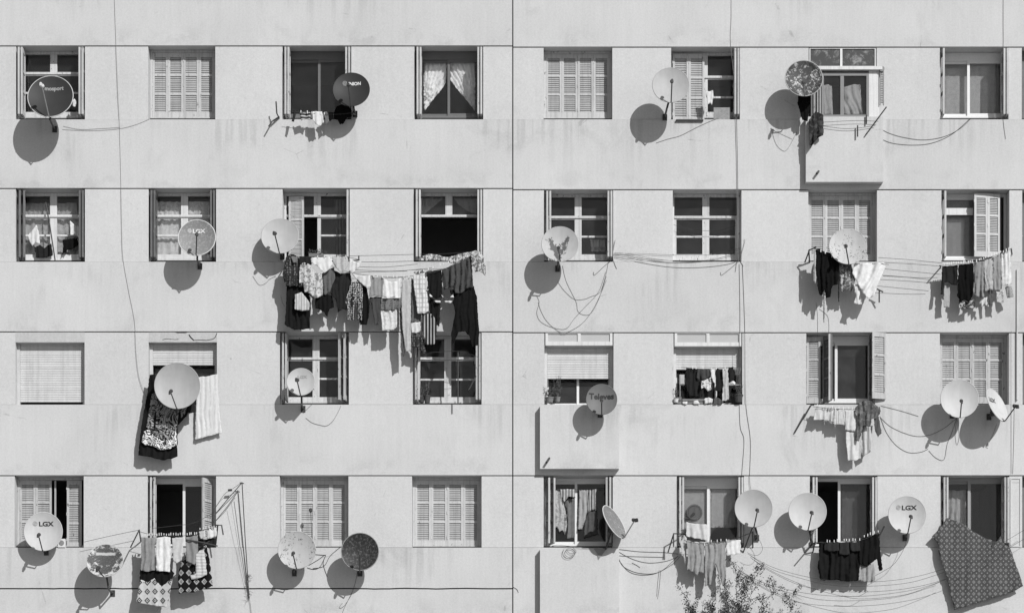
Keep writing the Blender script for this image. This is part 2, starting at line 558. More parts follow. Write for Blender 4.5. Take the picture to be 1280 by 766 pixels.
def leaf(win, M, w, h, mf, ms, louvred=True, n=8, name='shutter'):
    """One shutter leaf; local x along the width from the hinge, y thickness, z up."""
    t = .036
    f = MB(); f.M = M
    st = .042
    top, bot = .085, .10
    f.box(0, st, 0, t, 0, h); f.box(w - st, w, 0, t, 0, h)
    f.box(st, w - st, 0, t, 0, bot); f.box(st, w - st, 0, t, h - top, h)
    inner = h - top - bot
    rail = .036
    sec = (inner - 2 * rail) / 3
    zs = bot
    spans = []
    for k in range(3):
        spans.append((zs, zs + sec))
        if k < 2: f.box(st, w - st, 0, t, zs + sec, zs + sec + rail)
        zs += sec + rail
    # hinge knuckles
    for zz in (.12 * h, .5 * h, .88 * h):
        f.box(-.008, .012, -.008, .004, zz - .03, zz + .03)
    lf = f.build(name, mf, win)
    s = MB(); s.M = M
    for (a, b) in spans:
        p = (b - a) / n
        for i in range(n):
            zc = a + p * (i + .5) + random.uniform(-.002, .002)
            dz = p * .55 * random.uniform(.96, 1.03); ty = .012
            y0, y1 = .010 + random.uniform(-.0015, .0015), t - .010
            s.add([(st, y0, zc - dz), (w - st, y0, zc - dz), (w - st, y0, zc - dz + .008), (st, y0, zc - dz + .008),
                   (st, y1, zc + dz - .008), (w - st, y1, zc + dz - .008), (w - st, y1, zc + dz), (st, y1, zc + dz)],
                  [(0, 1, 2, 3), (4, 7, 6, 5), (3, 2, 6, 7), (0, 4, 5, 1), (0, 3, 7, 4), (1, 5, 6, 2)])
    s.build('shutter_slats', ms, win, tags=STUFF)
    return lf

def RZ(x, y, z, deg): return Matrix.Translation((x, y, z)) @ Matrix.Rotation(math.radians(deg), 4, 'Z')

def folded(win, r, c, side, mats, out=.06, w=.28, deg=0, n=2):
    """A pair of leaves folded back against the jamb, edge on to the street."""
    mf, ms = mats
    x0, x1 = X(CX[r][c][0]), X(CX[r][c][1])
    z0, z1 = Z(SILL[r]) + .09, lin(r, c > 3) - .05
    for k in range(n):
        if side == 'L':
            xx = x0 + .046 + k * .058
            leaf(win, RZ(xx, w - out + .005 * k, z0, -90 + deg * (k + 1)), w, z1 - z0, mf, ms)
        else:
            xx = x1 - .054 - k * .058
            leaf(win, RZ(xx, w - out + .005 * k, z0, -90 - deg * (k + 1)), w, z1 - z0, mf, ms)

def hid(r, d): return (HOR - SILL[r]) * S * d / D     # height of a recessed piece that the sill hides

def base_frame(r, c, d=.31, mat=None, w=.04, label=None, wt=None, wb=None):
    x0, x1 = X(CX[r][c][0]) + .004, X(CX[r][c][1]) - .004
    z0, z1 = Z(SILL[r]) + .004, lin(r, c > 3) - .004
    zs = z0
    z0 = z0 + hid(r, d) + .026
    f = MB().frame(x0, x1, d, d + .07, z0, z1, w, wt=wt, wb=wb)
    o = f.build('window', mat or M_WHITE, bld)
    MB().box(x0, x1, d + .01, d + .06, zs, z0 - .001).build('sill_bar', M_METD, o)
    if label: o['label'] = label
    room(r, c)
    return o, (x0 + w, x1 - w, z0 + (wb if wb is not None else w), z1 - (wt if wt is not None else w))

def closed(r, c, cols=(0, 1, 2, 3), mats=None, win=None, n=8, label=None):
    mf, ms = mats or (M_SHUT, M_SLAT)
    x0, x1 = X(CX[r][c][0]), X(CX[r][c][1])
    z0, z1 = Z(SILL[r]), lin(r, c > 3)
    if win is None:
        lift = hid(r, .25) + .020
        win = MB().frame(x0 + .004, x1 - .004, .24, .33, z0 + lift, z1 - .004, .045, wb=.02).build('window', mf, bld)
        MB().box(x0 + .004, x1 - .004, .25, .32, z0 + .002, z0 + lift - .001).build('sill_bar', M_METD, win)
        z0 += lift - .004
        if label: win['label'] = label
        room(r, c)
    w = (x1 - x0 - .008 - .09 - .012) / 4
    for i in cols:
        leaf(win, RZ(x0 + .049 + .002 + i * (w + .0027), .25 + (.004 if i % 2 else 0), z0 + .026, random.uniform(-.6, .6)), w, z1 - z0 - .078, mf, ms, n=n)
    return win

def pane(win, x0, x1, z0, z1, y, mat):
    MB().box(x0, x1, y, y + .005, z0, z1).build('pane', mat, win)

def casement(r, c, mat=None, d=.31, g_=None, half=(0, 1), bars=(35, 59), wide=.068, label=None, lowbars=True):
    mat = mat or M_OLDWHITE
    g_ = g_ or glass(.035)
    win, (x0, x1, z0, z1) = base_frame(r, c, d, mat, .045, label, wt=.055)
    L = LIN[r][1 if c > 3 else 0]
    xm = (x0 + x1) / 2
    zt = ZD(L + bars[0], d)
    zb = ZD(L + bars[1], d)
    y0, y1 = d + .012, d + .055
    # fixed transom with its mullion
    tr = MB().box(x0, x1, d - .012, d + .05, zt - .022, zt + .022)
    tr.box(xm - wide, xm + wide, d + .004, d + .05, zt + .022, z1)
    tr.build('transom', mat, win)
    for s in (0, 1):
        xa, xb = (x0, xm - wide) if s == 0 else (xm + wide, x1)
        pane(win, xa, xb, zt + .022, z1, d + .03, g_)
    for s in half:
        xa, xb = (x0, xm) if s == 0 else (xm, x1)
        sa, sb = (.045, wide) if s == 0 else (wide, .045)
        f = MB()
        zc0, zc1 = z0, zt - .024
        f.box(xa, xa + sa, y0, y1, zc0, zc1); f.box(xb - sb, xb, y0, y1, zc0, zc1)
        f.box(xa + sa, xb - sb, y0, y1, zc0, zc0 + .075); f.box(xa + sa, xb - sb, y0, y1, zc1 - .02, zc1)
        if lowbars: f.box(xa + sa, xb - sb, y0 + .006, y1 - .006, zb - .018, zb + .018)
        f.build('sash', mat, win)
        if lowbars:
            pane(win, xa + sa, xb - sb, zc0 + .075, zb - .018, d + .03, g_)
            pane(win, xa + sa, xb - sb, zb + .018, zc1 - .02, d + .03, g_)
        else:
            pane(win, xa + sa, xb - sb, zc0 + .075, zc1 - .02, d + .03, g_)
    return win

def sliding(r, c, mat=None, mid=None, d=.31, g_=None, wt=.10, panes=(1, 1), sw=.05, label=None, wf=.04, midw=None):
    mat = mat or M_ALU
    g_ = g_ or glass(.035)
    win, (x0, x1, z0, z1) = base_frame(r, c, d, mat, wf, label, wt=wt)
    xm = XD(mid, d) if mid else (x0 + x1) / 2
    mw = midw or sw
    for s in (0, 1):
        if not panes[s]: continue
        xa, xb = (x0, xm + mw / 2) if s == 0 else (xm - mw / 2, x1)
        yy = d + .038 if s == 0 else d + .006
        f = MB().frame(xa, xb, yy, yy + .028, z0, z1, sw)
        f.build('sash', mat, win)
        pane(win, xa + sw, xb - sw, z0 + sw, z1 - sw, yy + .012, g_)
    return win

def roller(r, c, bottom, d=.18, boxbottom=None, label=None):
    """roller shutter whose slats end at photograph row `bottom`"""
    x0, x1 = X(CX[r][c][0]), X(CX[r][c][1])
    L = lin(r, c > 3)
    zt = ZD(boxbottom, 0)
    zb = ZD(bottom, d)
    win = MB().frame(x0 + .004, x1 - .004, .31, .38, Z(SILL[r]) + .004, zt - .004, .04).build('window', M_ALUW, bld)
    if label: win['label'] = label
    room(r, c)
    for (xa, xb) in ((x0 + .003, x0 + .060), (x1 - .060, x1 - .003)):
        MB().box(xa, xb, d - .02, d + .04, Z(SILL[r]) + .003, zt - .003).build('guide_rail', M_ROLLER, win)
    p = .046
    n = max(1, int(round((zt + .02 - zb) / p)))
    me = None
    for i in range(n):
        z0 = zb + i * p
        if me is None:
            m = MB(); xa, xb = x0 + .062, x1 - .062
            prof = [(d + .007, 0), (d + .002, .005), (d, .02), (d + .001, .034), (d + .005, .041), (d + .007, .046)]
            k = len(prof)
            m.add([(xa, y, z0 + z) for (y, z) in prof] + [(xb, y, z0 + z) for (y, z) in prof],
                  [(j, j + k, j + k + 1, j + 1) for j in range(k - 1)])
            ob = m.build('slat', M_ROLLER, win)
            me = ob.data
            first = ob
        else:
            ob = first.copy(); COL.objects.link(ob); ob.parent = win
            ob.location = first.location + Vector((0, random.uniform(-.001, .001), i * p))
    return win, (x0, x1, Z(SILL[r]), zt)

WHITE = (M_SHUT, M_SLAT); OLD = (M_SHUTG, M_SLATG); DARK = (M_SHUTD, M_SLATD)

# --- row one
w = casement(0, 0); folded(w, 0, 0, 'L', WHITE); folded(w, 0, 0, 'R', WHITE)
closed(0, 1)
w = sliding(0, 2, M_ALUD, 399, g_=glass(.03), wt=.16); folded(w, 0, 2, 'L', WHITE); folded(w, 0, 2, 'R', WHITE)
w = sliding(0, 3, M_ALUD, 561, g_=glass(.025, .98), wt=.16); folded(w, 0, 3, 'L', WHITE); folded(w, 0, 3, 'R', WHITE)
closed(0, 4)
w = casement(0, 5, bars=(38, 63)); closed(0, 5, (0, 1), win=w); folded(w, 0, 5, 'R', WHITE)
w = sliding(0, 7, M_ALUW, 1211, g_=glass(.05, .98), wt=.16, midw=.06); folded(w, 0, 7, 'L', WHITE, n=1); folded(w, 0, 7, 'R', WHITE)
closed(0, 8, mats=DARK)
# --- row two
w = casement(1, 0, M_WHITE, g_=glass(.04, .98)); folded(w, 1, 0, 'L', DARK, out=.03, deg=5); folded(w, 1, 0, 'R', DARK, out=.03)
w = casement(1, 1, M_WHITE, g_=glass(.04, .98)); folded(w, 1, 1, 'L', DARK, out=.03); folded(w, 1, 1, 'R', DARK, out=.03)
w = casement(1, 2, half=(1,)); leaf(w, RZ(X(353) + .10, .24, Z(327) + .02, -6), .30, 1.32, M_SHUT, M_SHUT, n=14); folded(w, 1, 2, 'R', WHITE, n=1)
w = casement(1, 3, half=()); folded(w, 1, 3, 'L', WHITE); folded(w, 1, 3, 'R', WHITE)
w = casement(1, 4); folded(w, 1, 4, 'L', WHITE); folded(w, 1, 4, 'R', WHITE)
w = casement(1, 5)
closed(1, 6)
w = sliding(1, 7, M_ALUW, 1224, g_=glass(.12), wt=.05, panes=(1, 0)); folded(w, 1, 7, 'L', WHITE, n=1)
z0_, z1_ = Z(327) + .13, lin(1, 1) - .05
leaf(w, RZ(XD(1218, .1), .10, z0_, 5), .265, z1_ - z0_, M_SHUT, M_SLAT, n=10)
leaf(w, RZ(XD(1218, .1) + .266, .123, z0_, 8), .25, z1_ - z0_, M_SHUT, M_SLAT, n=10)
MB().box(XD(1181, .3), XD(1216, .3), .28, .308, ZD(269, .3), ZD(260.5, .3)).build('blind_box', M_WHITE, w)
closed(1, 8, mats=DARK)
# --- row three
w, _ = roller(2, 0, 502.5, boxbottom=427.5)
MB().box(_[0], _[1], .02, .30, _[3] + .002, lin(2, 0) - .006).build('lintel_panel', M_LINT, bld)
w, _ = roller(2, 1, 456.5, boxbottom=427.5)
f = MB(); vs = []; nn = 24
for i in range(nn + 1):
    x = _[0] + (_[1] - _[0]) * i / nn
    q = .012 * noise.noise(Vector((i * .8, 0, 5)))
    vs += [(x, .02, _[3] + .002 + max(0, q)), (x, .02, lin(2, 0) - .01 - (.02 if 9 < i < 14 else 0)), (x, .3, _[3] + .002), (x, .3, lin(2, 0) - .01)]
f.add(vs, [q_ for i in range(nn) for q_ in [(4 * i, 4 * i + 4, 4 * i + 5, 4 * i + 1), (4 * i, 4 * i + 2, 4 * i + 6, 4 * i + 4), (4 * i + 1, 4 * i + 5, 4 * i + 7, 4 * i + 3)]])
lp = f.build('lintel_panel', M_LINT, bld); lp['label'] = 'cracked lintel panel with broken plaster'
f = MB()
def crack(pts, r=.006):
    f.tube([Vector((X(a), .019, Z(b))) for a, b in pts], r, 4)
crack([(203, 424.5), (207, 423), (212, 423.5), (218, 424), (223, 423.5)], .005)
crack([(236, 418), (238, 421), (242, 425)], .012)
crack([(242, 425), (250, 424.5), (258, 425), (266, 423.5), (269, 421), (271, 416)], .007)
f.build('plaster_crack', M_BLACK, lp, tags=STUFF)
gm = glass(.05)
for (xa, xb) in ((X(190), X(226)), (X(229), X(266))):
    pane(w, xa, xb, Z(505) + .05, Z(430), .34, gm)
w = casement(2, 2, M_OLDWHITE, d=.36, bars=(34, 59)); folded(w, 2, 2, 'L', OLD, w=.30); folded(w, 2, 2, 'R', OLD, w=.30, deg=9)
w = casement(2, 3, M_OLDWHITE, d=.36, bars=(34, 60)); folded(w, 2, 3, 'L', OLD, w=.26); folded(w, 2, 3, 'R', OLD, w=.30)
for c, bb in ((4, 473.5), (5, 462)):
    w, _ = roller(2, c, bb, boxbottom=431.5 if c == 4 else 432.5)
    xa, xb, zt = _[0], _[1], _[3]
    xm = X(724 if c == 4 else 885)
    fr = MB().frame(xa + .02, xb - .02, .012, .08, zt + .002, lin(2, 1) - .016, .05, wb=.075, wt=.01)
    fr.box(xm - .03, xm + .03, .012, .08, zt + .077, lin(2, 1) - .026)
    tl = fr.build('transom', M_WHITE, w)
    pm = paint(.42, .4, .04, 4)
    for (a, b) in ((xa + .07, xm - .03), (xm + .03, xb - .07)):
        MB().box(a, b, .035, .05, zt + .077, lin(2, 1) - .026).build('transom_panel', pm, w)
    MB().box(xa, xb, .085, .30, zt + .003, lin(2, 1) - .012).build('lintel_panel', M_WALL, bld)
    xc = XD(722.5, .32) if c == 4 else XD(895, .32)
    for (a, b) in ((xa + .045, xc + .025), (xc - .025, xb - .045)):
        s0 = 0 if a < xc - .1 else .03
        MB().frame(a, b, .325 - s0 * .5 + .012, .350 - s0 * .5 + .012, Z(505.5) + .05, zt - .05, .045).build('sash', M_ALUW, w)
        pane(w, a + .045, b - .045, Z(505.5) + .095, zt - .1, .345 - s0 * .5, glass(.06, .85))
w = sliding(2, 6, M_ALUW, 1045.5, g_=glass(.055), wt=.13, midw=.06)
mf, ms = OLD
zb_, hh = Z(505) + .06, lin(2, 1) - .05 - Z(505) - .06
leaf(w, RZ(X(1008) + .03, .20, zb_, -4), .27, hh, mf, ms)
leaf(w, RZ(XD(1029, .1), .17, zb_, -62), .27, hh, M_SHUTD, M_SLATD)
leaf(w, RZ(XD(1034.5, 0), .20, zb_, -88), .28, hh, mf, ms)
leaf(w, RZ(X(1089.5), -.10, Z(499), 14), .29, Z(416.5) - Z(499), mf, ms)
leaf(w, RZ(X(1088.5), .20, Z(499), -86), .29, Z(416.5) - Z(499), M_SHUTD, M_SLATD)
closed(2, 7, mats=OLD)
closed(2, 8, mats=DARK)
# --- row four
w = closed(3, 0, (0, 1), mats=OLD)
leaf(w, RZ(XD(83.5, .25), .255, Z(684) + .04, 0), XD(102, .25) - XD(83.5, .25), Z(597) - Z(684) - .04, mf, ms)
MB().box(XD(68.5, .3), XD(70.5, .3), .26, .30, Z(684) + .05, Z(597)).build('shutter_stop', mf, w)
w = sliding(3, 1, M_ALUW, 230, g_=glass(.0, .9), wt=.11, panes=(0, 1))
folded(w, 3, 1, 'L', OLD, deg=2)
leaf(w, RZ(X(254.5), -.05, Z(684) + .1, 62), .32, Z(597) - Z(684) - .1, mf, ms)
closed(3, 2, mats=WHITE); closed(3, 3, mats=(M_SHUTG, M_SLATG) if False else WHITE)
w = sliding(3, 4, M_ALUW, 720, g_=glass(.004, .98), wt=.06); folded(w, 3, 4, 'L', OLD, w=.30, out=.02, deg=9); folded(w, 3, 4, 'R', OLD, w=.28, deg=3)
w = sliding(3, 5, M_ALUW, 886, d=.27, g_=glass(.05, .98), wt=.16, midw=.07)
folded(w, 3, 5, 'L', WHITE); folded(w, 3, 5, 'R', WHITE)
w = sliding(3, 6, M_ALUW, 1050, g_=glass(.05, .85), wt=.06, panes=(0, 1), midw=.08); folded(w, 3, 6, 'L', WHITE); folded(w, 3, 6, 'R', WHITE)
w = sliding(3, 7, M_ALU, 1212, g_=glass(.008, .98), wt=.06, midw=.07); folded(w, 3, 7, 'L', OLD, n=2); folded(w, 3, 7, 'R', OLD)
closed(3, 8, mats=DARK)

# --- projecting bays under three of the windows
def bay(xa, xb, ya, yb, h=.16, spout=None):
    p0, p1 = at(xa, ya, h), at(xb, yb, h)
    o = MB().box(p0.x, p1.x, -h, -.002, p1.z, p0.z).build('bay_apron', M_WALL, bld)
    if spout:
        a, b = spout
        MB().tube([at(a[0], a[1], h - .02), at(b[0], b[1], h + .10)], .022, 8).build('drain_spout', M_METD, o)
    return o
bay(1007.5, 1104, 146, 227.5, spout=((1023.5, 214), (1021, 217)))
bay(675, 774, 505.8, 585.5, spout=((687, 572), (683, 578)))
bay(675, 774, 685, 767)

# --- the glazed bay over the top-row apron
r, c = 0, 6
h = .15
win, q = base_frame(r, c, .20, M_ALU, .04)
m = MB()
xL, xR_ = at(1012, 0, 0).x, at(1095, 0, 0).x
zl, zh = Z(84), lin(0, 1) - .012
m.frame(xL, xR_, .03, .09, zl, zh, .02, wb=.03)
m.box(X(1052) - .025, X(1052) + .02, .03, .09, zl + .03, zh - .02)
m.build('transom', M_WHITE, win)
fg = NT('frosted_glass', .35, .5); fp = fg.coord(True)
fg.color(fg.math('ADD', .03, fg.math('MULTIPLY', fg.step(fg.noise(fp, 7, 6, .7, .6), .48, .75), .25)))
for (a, b) in ((xL + .02, X(1052) - .025), (X(1052) + .02, xR_ - .02)):
    MB().box(a, b, .05, .056, zl + .03, zh - .02).build('pane', fg.m, win)
a, b = at(1018, 83, .17), at(1103, 87, .17)
MB().box(a.x, b.x, -.17, .03, b.z, a.z).build('window_hood', M_WHITE, win)
h = .10
p = lambda x, y: at(x, y, h)
f = MB().frame(p(1027, 0).x, p(1086, 0).x, -h, -h + .06, p(0, 146.5).z, p(0, 91).z, .045, wt=.06)
f.box(p(1050.5, 0).x, p(1055, 0).x, -h + .004, -h + .05, p(0, 143.5).z, p(0, 94.5).z)
f.build('sash', paint(.2, .4, .05), win)
for (a, b) in ((1030, 1050.5), (1055, 1083)):
    pane(win, p(a, 0).x, p(b, 0).x, p(0, 143.6).z, p(0, 95).z, -h + .03, glass(.03, .98))
MB().box(p(1086, 0).x + .003, p(1099, 0).x, -h + .005, -.002, p(0, 146).z, p(0, 88).z).build('side_panel', M_WHITE, win)
MB().box(p(1014, 0).x, p(1027, 0).x - .003, -h + .02, -.002, p(0, 146).z, p(0, 90).z).build('side_panel', M_SHUTD, win)
for xx in (1017, 1021.5, 1024.5):
    MB().box(p(xx, 0).x, p(xx + 1.2, 0).x, -h - .012, -h + .019, p(0, 146).z, p(0, 92).z).build('batten', M_SHUTG, win)
m = MB()
for i in range(14):
    zz = p(0, 90 + i * 2.9).z
    m.box(p(1100, 0).x, p(1104, 0).x, -h - .03, -h + .0, zz - .022, zz)
m.box(p(1099.6, 0).x, p(1100.4, 0).x, -h - .035, -h + .004, p(0, 132).z, p(0, 88).z)
m.box(p(1103.6, 0).x, p(1104.6, 0).x, -h - .035, -h + .004, p(0, 132).z, p(0, 88).z)
m.build('side_grille', M_METM, win)
mm = MB()
for i in range(15):
    a = math.pi * i / 14
    mm.add([p(1102 + 2.6 * math.cos(a), 86.5 - 4 * math.sin(a))], [])
mm.f.append(list(range(15)))
mm2 = MB(); cap = at(1102, 87, .12)
mm2.lathe(Vector((cap.x, -.16, cap.z)), Vector((0, 1, 0)), [(0, .03), (0, .052), (.12, .052)], 14)
mm2.build('vent_cap', M_METM, win)

# --- window ledge detail: dark slab lips under two windows
MB().box(X(845), X(879), -.05, -.002, Z(152), Z(150.2)).build('ledge_board', M_METD, bld)
MB().box(XD(892, .1), XD(913, .1), .08, .10, Z(149) + .002, ZD(135, .1)).build('railing_panel', paint(.25, .7, .3, 20), bld)

# ------------------------------------------------------------------ satellite dishes
def text_mesh(body, size):
    cu = bpy.data.curves.new('logo', 'FONT')
    cu.body = body; cu.size = size; cu.align_x = 'CENTER'; cu.align_y = 'CENTER'
    cu.resolution_u = 3
    cu.offset = size * .035
    o = bpy.data.objects.new('logo', cu)
    COL.objects.link(o)
    bpy.context.view_layer.update()
    me = bpy.data.meshes.new_from_object(o.evaluated_get(bpy.context.evaluated_depsgraph_get()))
    vs = [v.co.copy() for v in me.vertices]
    fs = [list(p.vertices) for p in me.polygons]
    bpy.data.objects.remove(o); bpy.data.curves.remove(cu); bpy.data.meshes.remove(me)
    return vs, fs

def dish(label, cx, cy, w, hpx, so, mat, lnb=None, foot=None, yaw=0.0, tilt=None, logo=None, rim=None, roll=0.0,
         arm_mat=None, lnbm=None, support=True, ldist=.75, group='satellite dishes on the facade', wallh=0.0, R=None):
    C = at(cx, cy, so)
    k = S * (D - so) / D
    R = R or w / 2 * k
    view = math.atan((HOR - cy) * S / D)
    e = tilt if tilt is not None else max(.02, math.acos(min(1, hpx / w)) - view)
    n = Vector((math.sin(yaw) * math.cos(e), -math.cos(yaw) * math.cos(e), math.sin(e)))
    rr = Vector((0, 0, 1)).cross(n).normalized()
    u = n.cross(rr).normalized()
    dep = R * .20
    f0 = foot if foot else (cx + 4, cy + hpx / 2 + 5)
    F = at(f0[0], f0[1], wallh)
    root = thing('satellite_dish', label, 'satellite dish', F, group)
    def P(x, y, o=0.0):
        q = (x * x + y * y) / (R * R)
        return C + rr * x + u * y + n * (dep * (q - 1) + o)
    NR, NS = 9, 48
    mb = MB()
    for o, flip in ((0, 0), (-.008, 1)):
        vs = [P(0, 0, o)]; fs = []
        for i in range(1, NR + 1):
            for j in range(NS):
                a = 2 * math.pi * j / NS
                q = R * i / NR
                vs.append(P(q * math.cos(a), q * math.sin(a), o))
        for j in range(NS):
            j2 = (j + 1) % NS
            fs.append((0, 1 + j, 1 + j2) if not flip else (0, 1 + j2, 1 + j))
            for i in range(NR - 1):
                b = 1 + i * NS
                qd = (b + j, b + NS + j, b + NS + j2, b + j2)
                fs.append(qd if not flip else tuple(reversed(qd)))
        mb.add(vs, fs)
    rf = mb.build('reflector', mat, root, smooth=True)
    # rolled rim
    mb = MB(); vs, fs = [], []
    rt = .009
    for j in range(NS):
        a = 2 * math.pi * j / NS
        d_ = rr * math.cos(a) + u * math.sin(a)
        for k_ in range(6):
            b = 2 * math.pi * k_ / 6
            vs.append(C + d_ * (R + rt * .6 + rt * math.cos(b)) + n * (rt * math.sin(b) - .004))
    for j in range(NS):
        for k_ in range(6):
            fs.append((j * 6 + k_, ((j + 1) % NS) * 6 + k_, ((j + 1) % NS) * 6 + (k_ + 1) % 6, j * 6 + (k_ + 1) % 6))
    mb.add(vs, fs).build('rim', rim or mat, root, smooth=True)
    am = arm_mat or M_METD
    if lnb:
        L = at(lnb[0], lnb[1], so + ldist * 2 * R * .62)
        if yaw > .8:
            L = C + n * R * 1.25 - u * R * .35 + rr * 0.0
            if lnb != (0, 0):
                # slide along the viewing ray so that it is seen at the given pixel
                hh_ = -L.y
                L = at(lnb[0], lnb[1], hh_)
        B = C - u * R * 1.0 - n * .012
        B2 = C - u * R * 1.06 + n * .05
        m = MB()
        m.tube([C - u * R * .80 - n * .05, B, B2, L], .012, 6)
        m.build('feed_arm', am, root)
        ax = (C - u * R * .1 - L).normalized()
        m = MB()
        m.lathe(L - ax * .055, ax, [(0, .018), (.03, .024), (.07, .022), (.075, .033), (.11, .036), (.12, .028)], 10)
        m.obox(L - ax * .03 + Vector((0, 0, -.03)), ax, Vector((0, 0, 1)), ax.cross(Vector((0, 0, 1))).normalized(), .03, .022, .018)
        m.build('feed_horn', lnbm or M_METD, root)
    if support:
        K = C - n * (dep + .03) - u * R * .25
        m = MB()
        m.obox(K, rr, u, n, .05, .09, .028)
        m.obox(K - n * .05 - u * .02, rr, u, n, .03, .05, .03)
        m.build('clamp', M_METD, root)
        elbow = Vector((F.x + (K.x - F.x) * .15, K.y + .07 if K.y + .07 < -.02 else -.03, F.z + .02))
        m = MB()
        m.tube([K - n * .05 + u * .08, K - n * .06 - u * .06, elbow, F + Vector((0, -.01, 0))], .019, 8)
        m.build('mast', M_METD, root)
        m = MB()
        m.box(F.x - .045, F.x + .045, F.y - .018, F.y, F.z - .06, F.z + .06)
        for (bx, bz) in ((-.03, -.045), (.03, -.045), (-.03, .045), (.03, .045)):
            m.box(F.x + bx - .008, F.x + bx + .008, F.y - .028, F.y - .018, F.z + bz - .008, F.z + bz + .008)
        m.build('wall_plate', M_METD, root)
    if logo:
        for (body, size, ox, oy, lm) in logo:
            if body == 'O':           # small round emblem of rings
                vs, fs = [], []
                for ring in range(3):
                    ra, rb = size * (.12 + ring * .17), size * (.20 + ring * .17)
                    b0 = len(vs)
                    for j in range(16):
                        a = 2 * math.pi * j / 16
                        vs += [Vector((ra * math.cos(a), ra * math.sin(a), 0)), Vector((rb * math.cos(a), rb * math.sin(a), 0))]
                    for j in range(16):
                        j2 = (j + 1) % 16
                        fs.append([b0 + 2 * j, b0 + 2 * j + 1, b0 + 2 * j2 + 1, b0 + 2 * j2])
            else:
                vs, fs = text_mesh(body, size)
            m = MB().add([P(v.x * (1.25 if body == 'LGX' else 1.0) + ox * R, v.y + oy * R, .004) for v in vs], fs)
            m.build('logo', lm, root)
    return root

M_INK = paint(.03, .6, .05, 8)
M_INKW = paint(.7, .6, .05, 8)
M_INKG = paint(.30, .6, .05, 8)
def lgx(dark=True, ox=.12, oy=.42, sc=1.0):
    k = M_INK if dark else M_INKW
    return [('LGX', .118 * sc, ox, oy, k), ('O', .085 * sc, ox - .58 * sc, oy + .02, M_INKG if dark else M_INKW)]

dl = lambda v, *a, **k: dish_mat(v, *a, **k)
dish('dark grey dish with pale rim before a white casement window in the top row', 63, 120.5, 56, 47.5, .68, dl(.04), (52, 106), (68.5, 162), rim=paint(.5, .5),
     arm_mat=M_METM, lnbm=M_ALUW, logo=[('mosport', .105, .12, .46, M_INKG)])
dish('dark grey dish with pale lettering beside the dark sliding window with small washing', 439, 112, 45, 38.5, .48, dl(.035, seed=1), (435, 105), (444, 143), logo=[('UNION', .085, .12, .42, M_INKW), ('O', .085, -.36, .44, M_INKG)])
dish('plain pale dish on long stem beside half open shutters in top row', 838.5, 106.5, 45, 40, .64, dl(.40, seed=2), (840, 101), (831, 147))
dish('flaking mottled dish with light and dark patches beside the glazed bay window', 1005, 98, 46, 41, .52, dl(.45, 'flaked', .06, 3), (1004, 104), (1002, 124), rim=paint(.35, .5), arm_mat=M_METM)
dish('mid grey dish with white LGX lettering by curtained window with dark shutters', 246, 297, 46, 42, .58, dl(.21, 'worn', .36, 4), (246, 292), (250, 333), logo=lgx(False, 0.08, .42, .85), rim=paint(.6, .5))
dish('plain light dish beside folded clothes at upper end of the long laundry line', 350, 295, 46, 40.5, .33, dl(.41, seed=5), (343, 291), (353, 321))
dish('pale dish with two dark branching worn patches over hanging cable loops', 700, 305, 45, 41, .53, dl(.42, 'leafy', .10, 6), (698, 310), (697, 336))
dish('light dish with fine dark specks above black trousers and a white sheet', 1060, 308, 46, 41.5, .46, dl(.47, 'specks', .12, 7), (1057, 307), (1059, 338))
dish('largest dish, plain and pale, in front of half lowered roller shutter', 221.5, 482, 56, 56.5, .60, dl(.385, seed=8), (213, 489), (224, 522), tilt=-.02)
dish('smallest pale dish, in front of old casement window with grey shutters', 376, 477, 34, 32, .45, dl(.46, seed=9), (371, 474), (379, 511), logo=[('LGX', .075, .08, .40, M_INKG)])
dish('grey dish with dark Televes lettering mounted on projecting bay', 752, 499, 37.5, 36, .56, dl(.15, seed=10), (752, 500), (750, 518), logo=[('Televes', .155, .0, .22, M_INK)], wallh=.16)
dish('plain white dish overlapping closed louvred shutters, next to the side turned dish', 1199.5, 498, 46.5, 45.5, .47, dl(.50, seed=11), (1202, 501), (1190, 519), arm_mat=M_METD)
dish('side turned white dish with small LGX lettering, arm reaching out', 1246.5, 506, 44, 44, .40, dl(.52, seed=12), (1270, 507), (1236, 521), yaw=math.radians(50), tilt=.36, R=.345, logo=[('LGX', .11, -.12, .36, M_INK)])
dish('white dish with black LGX lettering on half open louvred window, bottom row', 54, 664, 47, 46.5, .30, dl(.50, seed=13), (48, 668), (58, 690), logo=lgx(True), wallh=0)
dish('rusty pale dish with large dark worn patch hanging beside the rug clothesline', 131, 700, 45, 39.5, .52, dl(.50, 'rust', .07, 14), (122, 710), (141, 741), rim=paint(.45, .5))
dish('light dish with specks under closed shutters, paired with the dark dish', 371, 687, 46, 45, .42, dl(.43, 'specks', .12, 15), (366, 691), (368, 716))
dish('dark blackish dish with worn pale rim, paired with the light speckled dish', 450, 689, 46, 46, .51, dl(.025, 'worn', .13, 16), (450, 690), (450, 716), rim=paint(.25, .6, .4, 20))
dish('dish turned nearly edge on beside window with laundry drying indoors', 768, 652, 44, 44, .36, dl(.17, 'worn', .30, 17), (794, 649), (756, 688), yaw=math.radians(60), tilt=.46, R=.36, rim=paint(.6, .5), arm_mat=M_METM)
dish('plain pale dish beside reflecting window above grey trousers', 942, 635, 46, 45, .42, dl(.40, seed=18), (947, 637), (946, 672))
dish('streaked white dish beside dark window with black laundry', 1009.5, 639, 46, 45, .37, dl(.47, seed=19), (1015, 640), (1015, 680))
dish('white dish with black LGX lettering on bare wall between black laundry and bedspread', 1134, 643, 46, 45, .39, dl(.48, seed=20), (1139, 645), (1131, 672), logo=lgx(True, .12, .40))

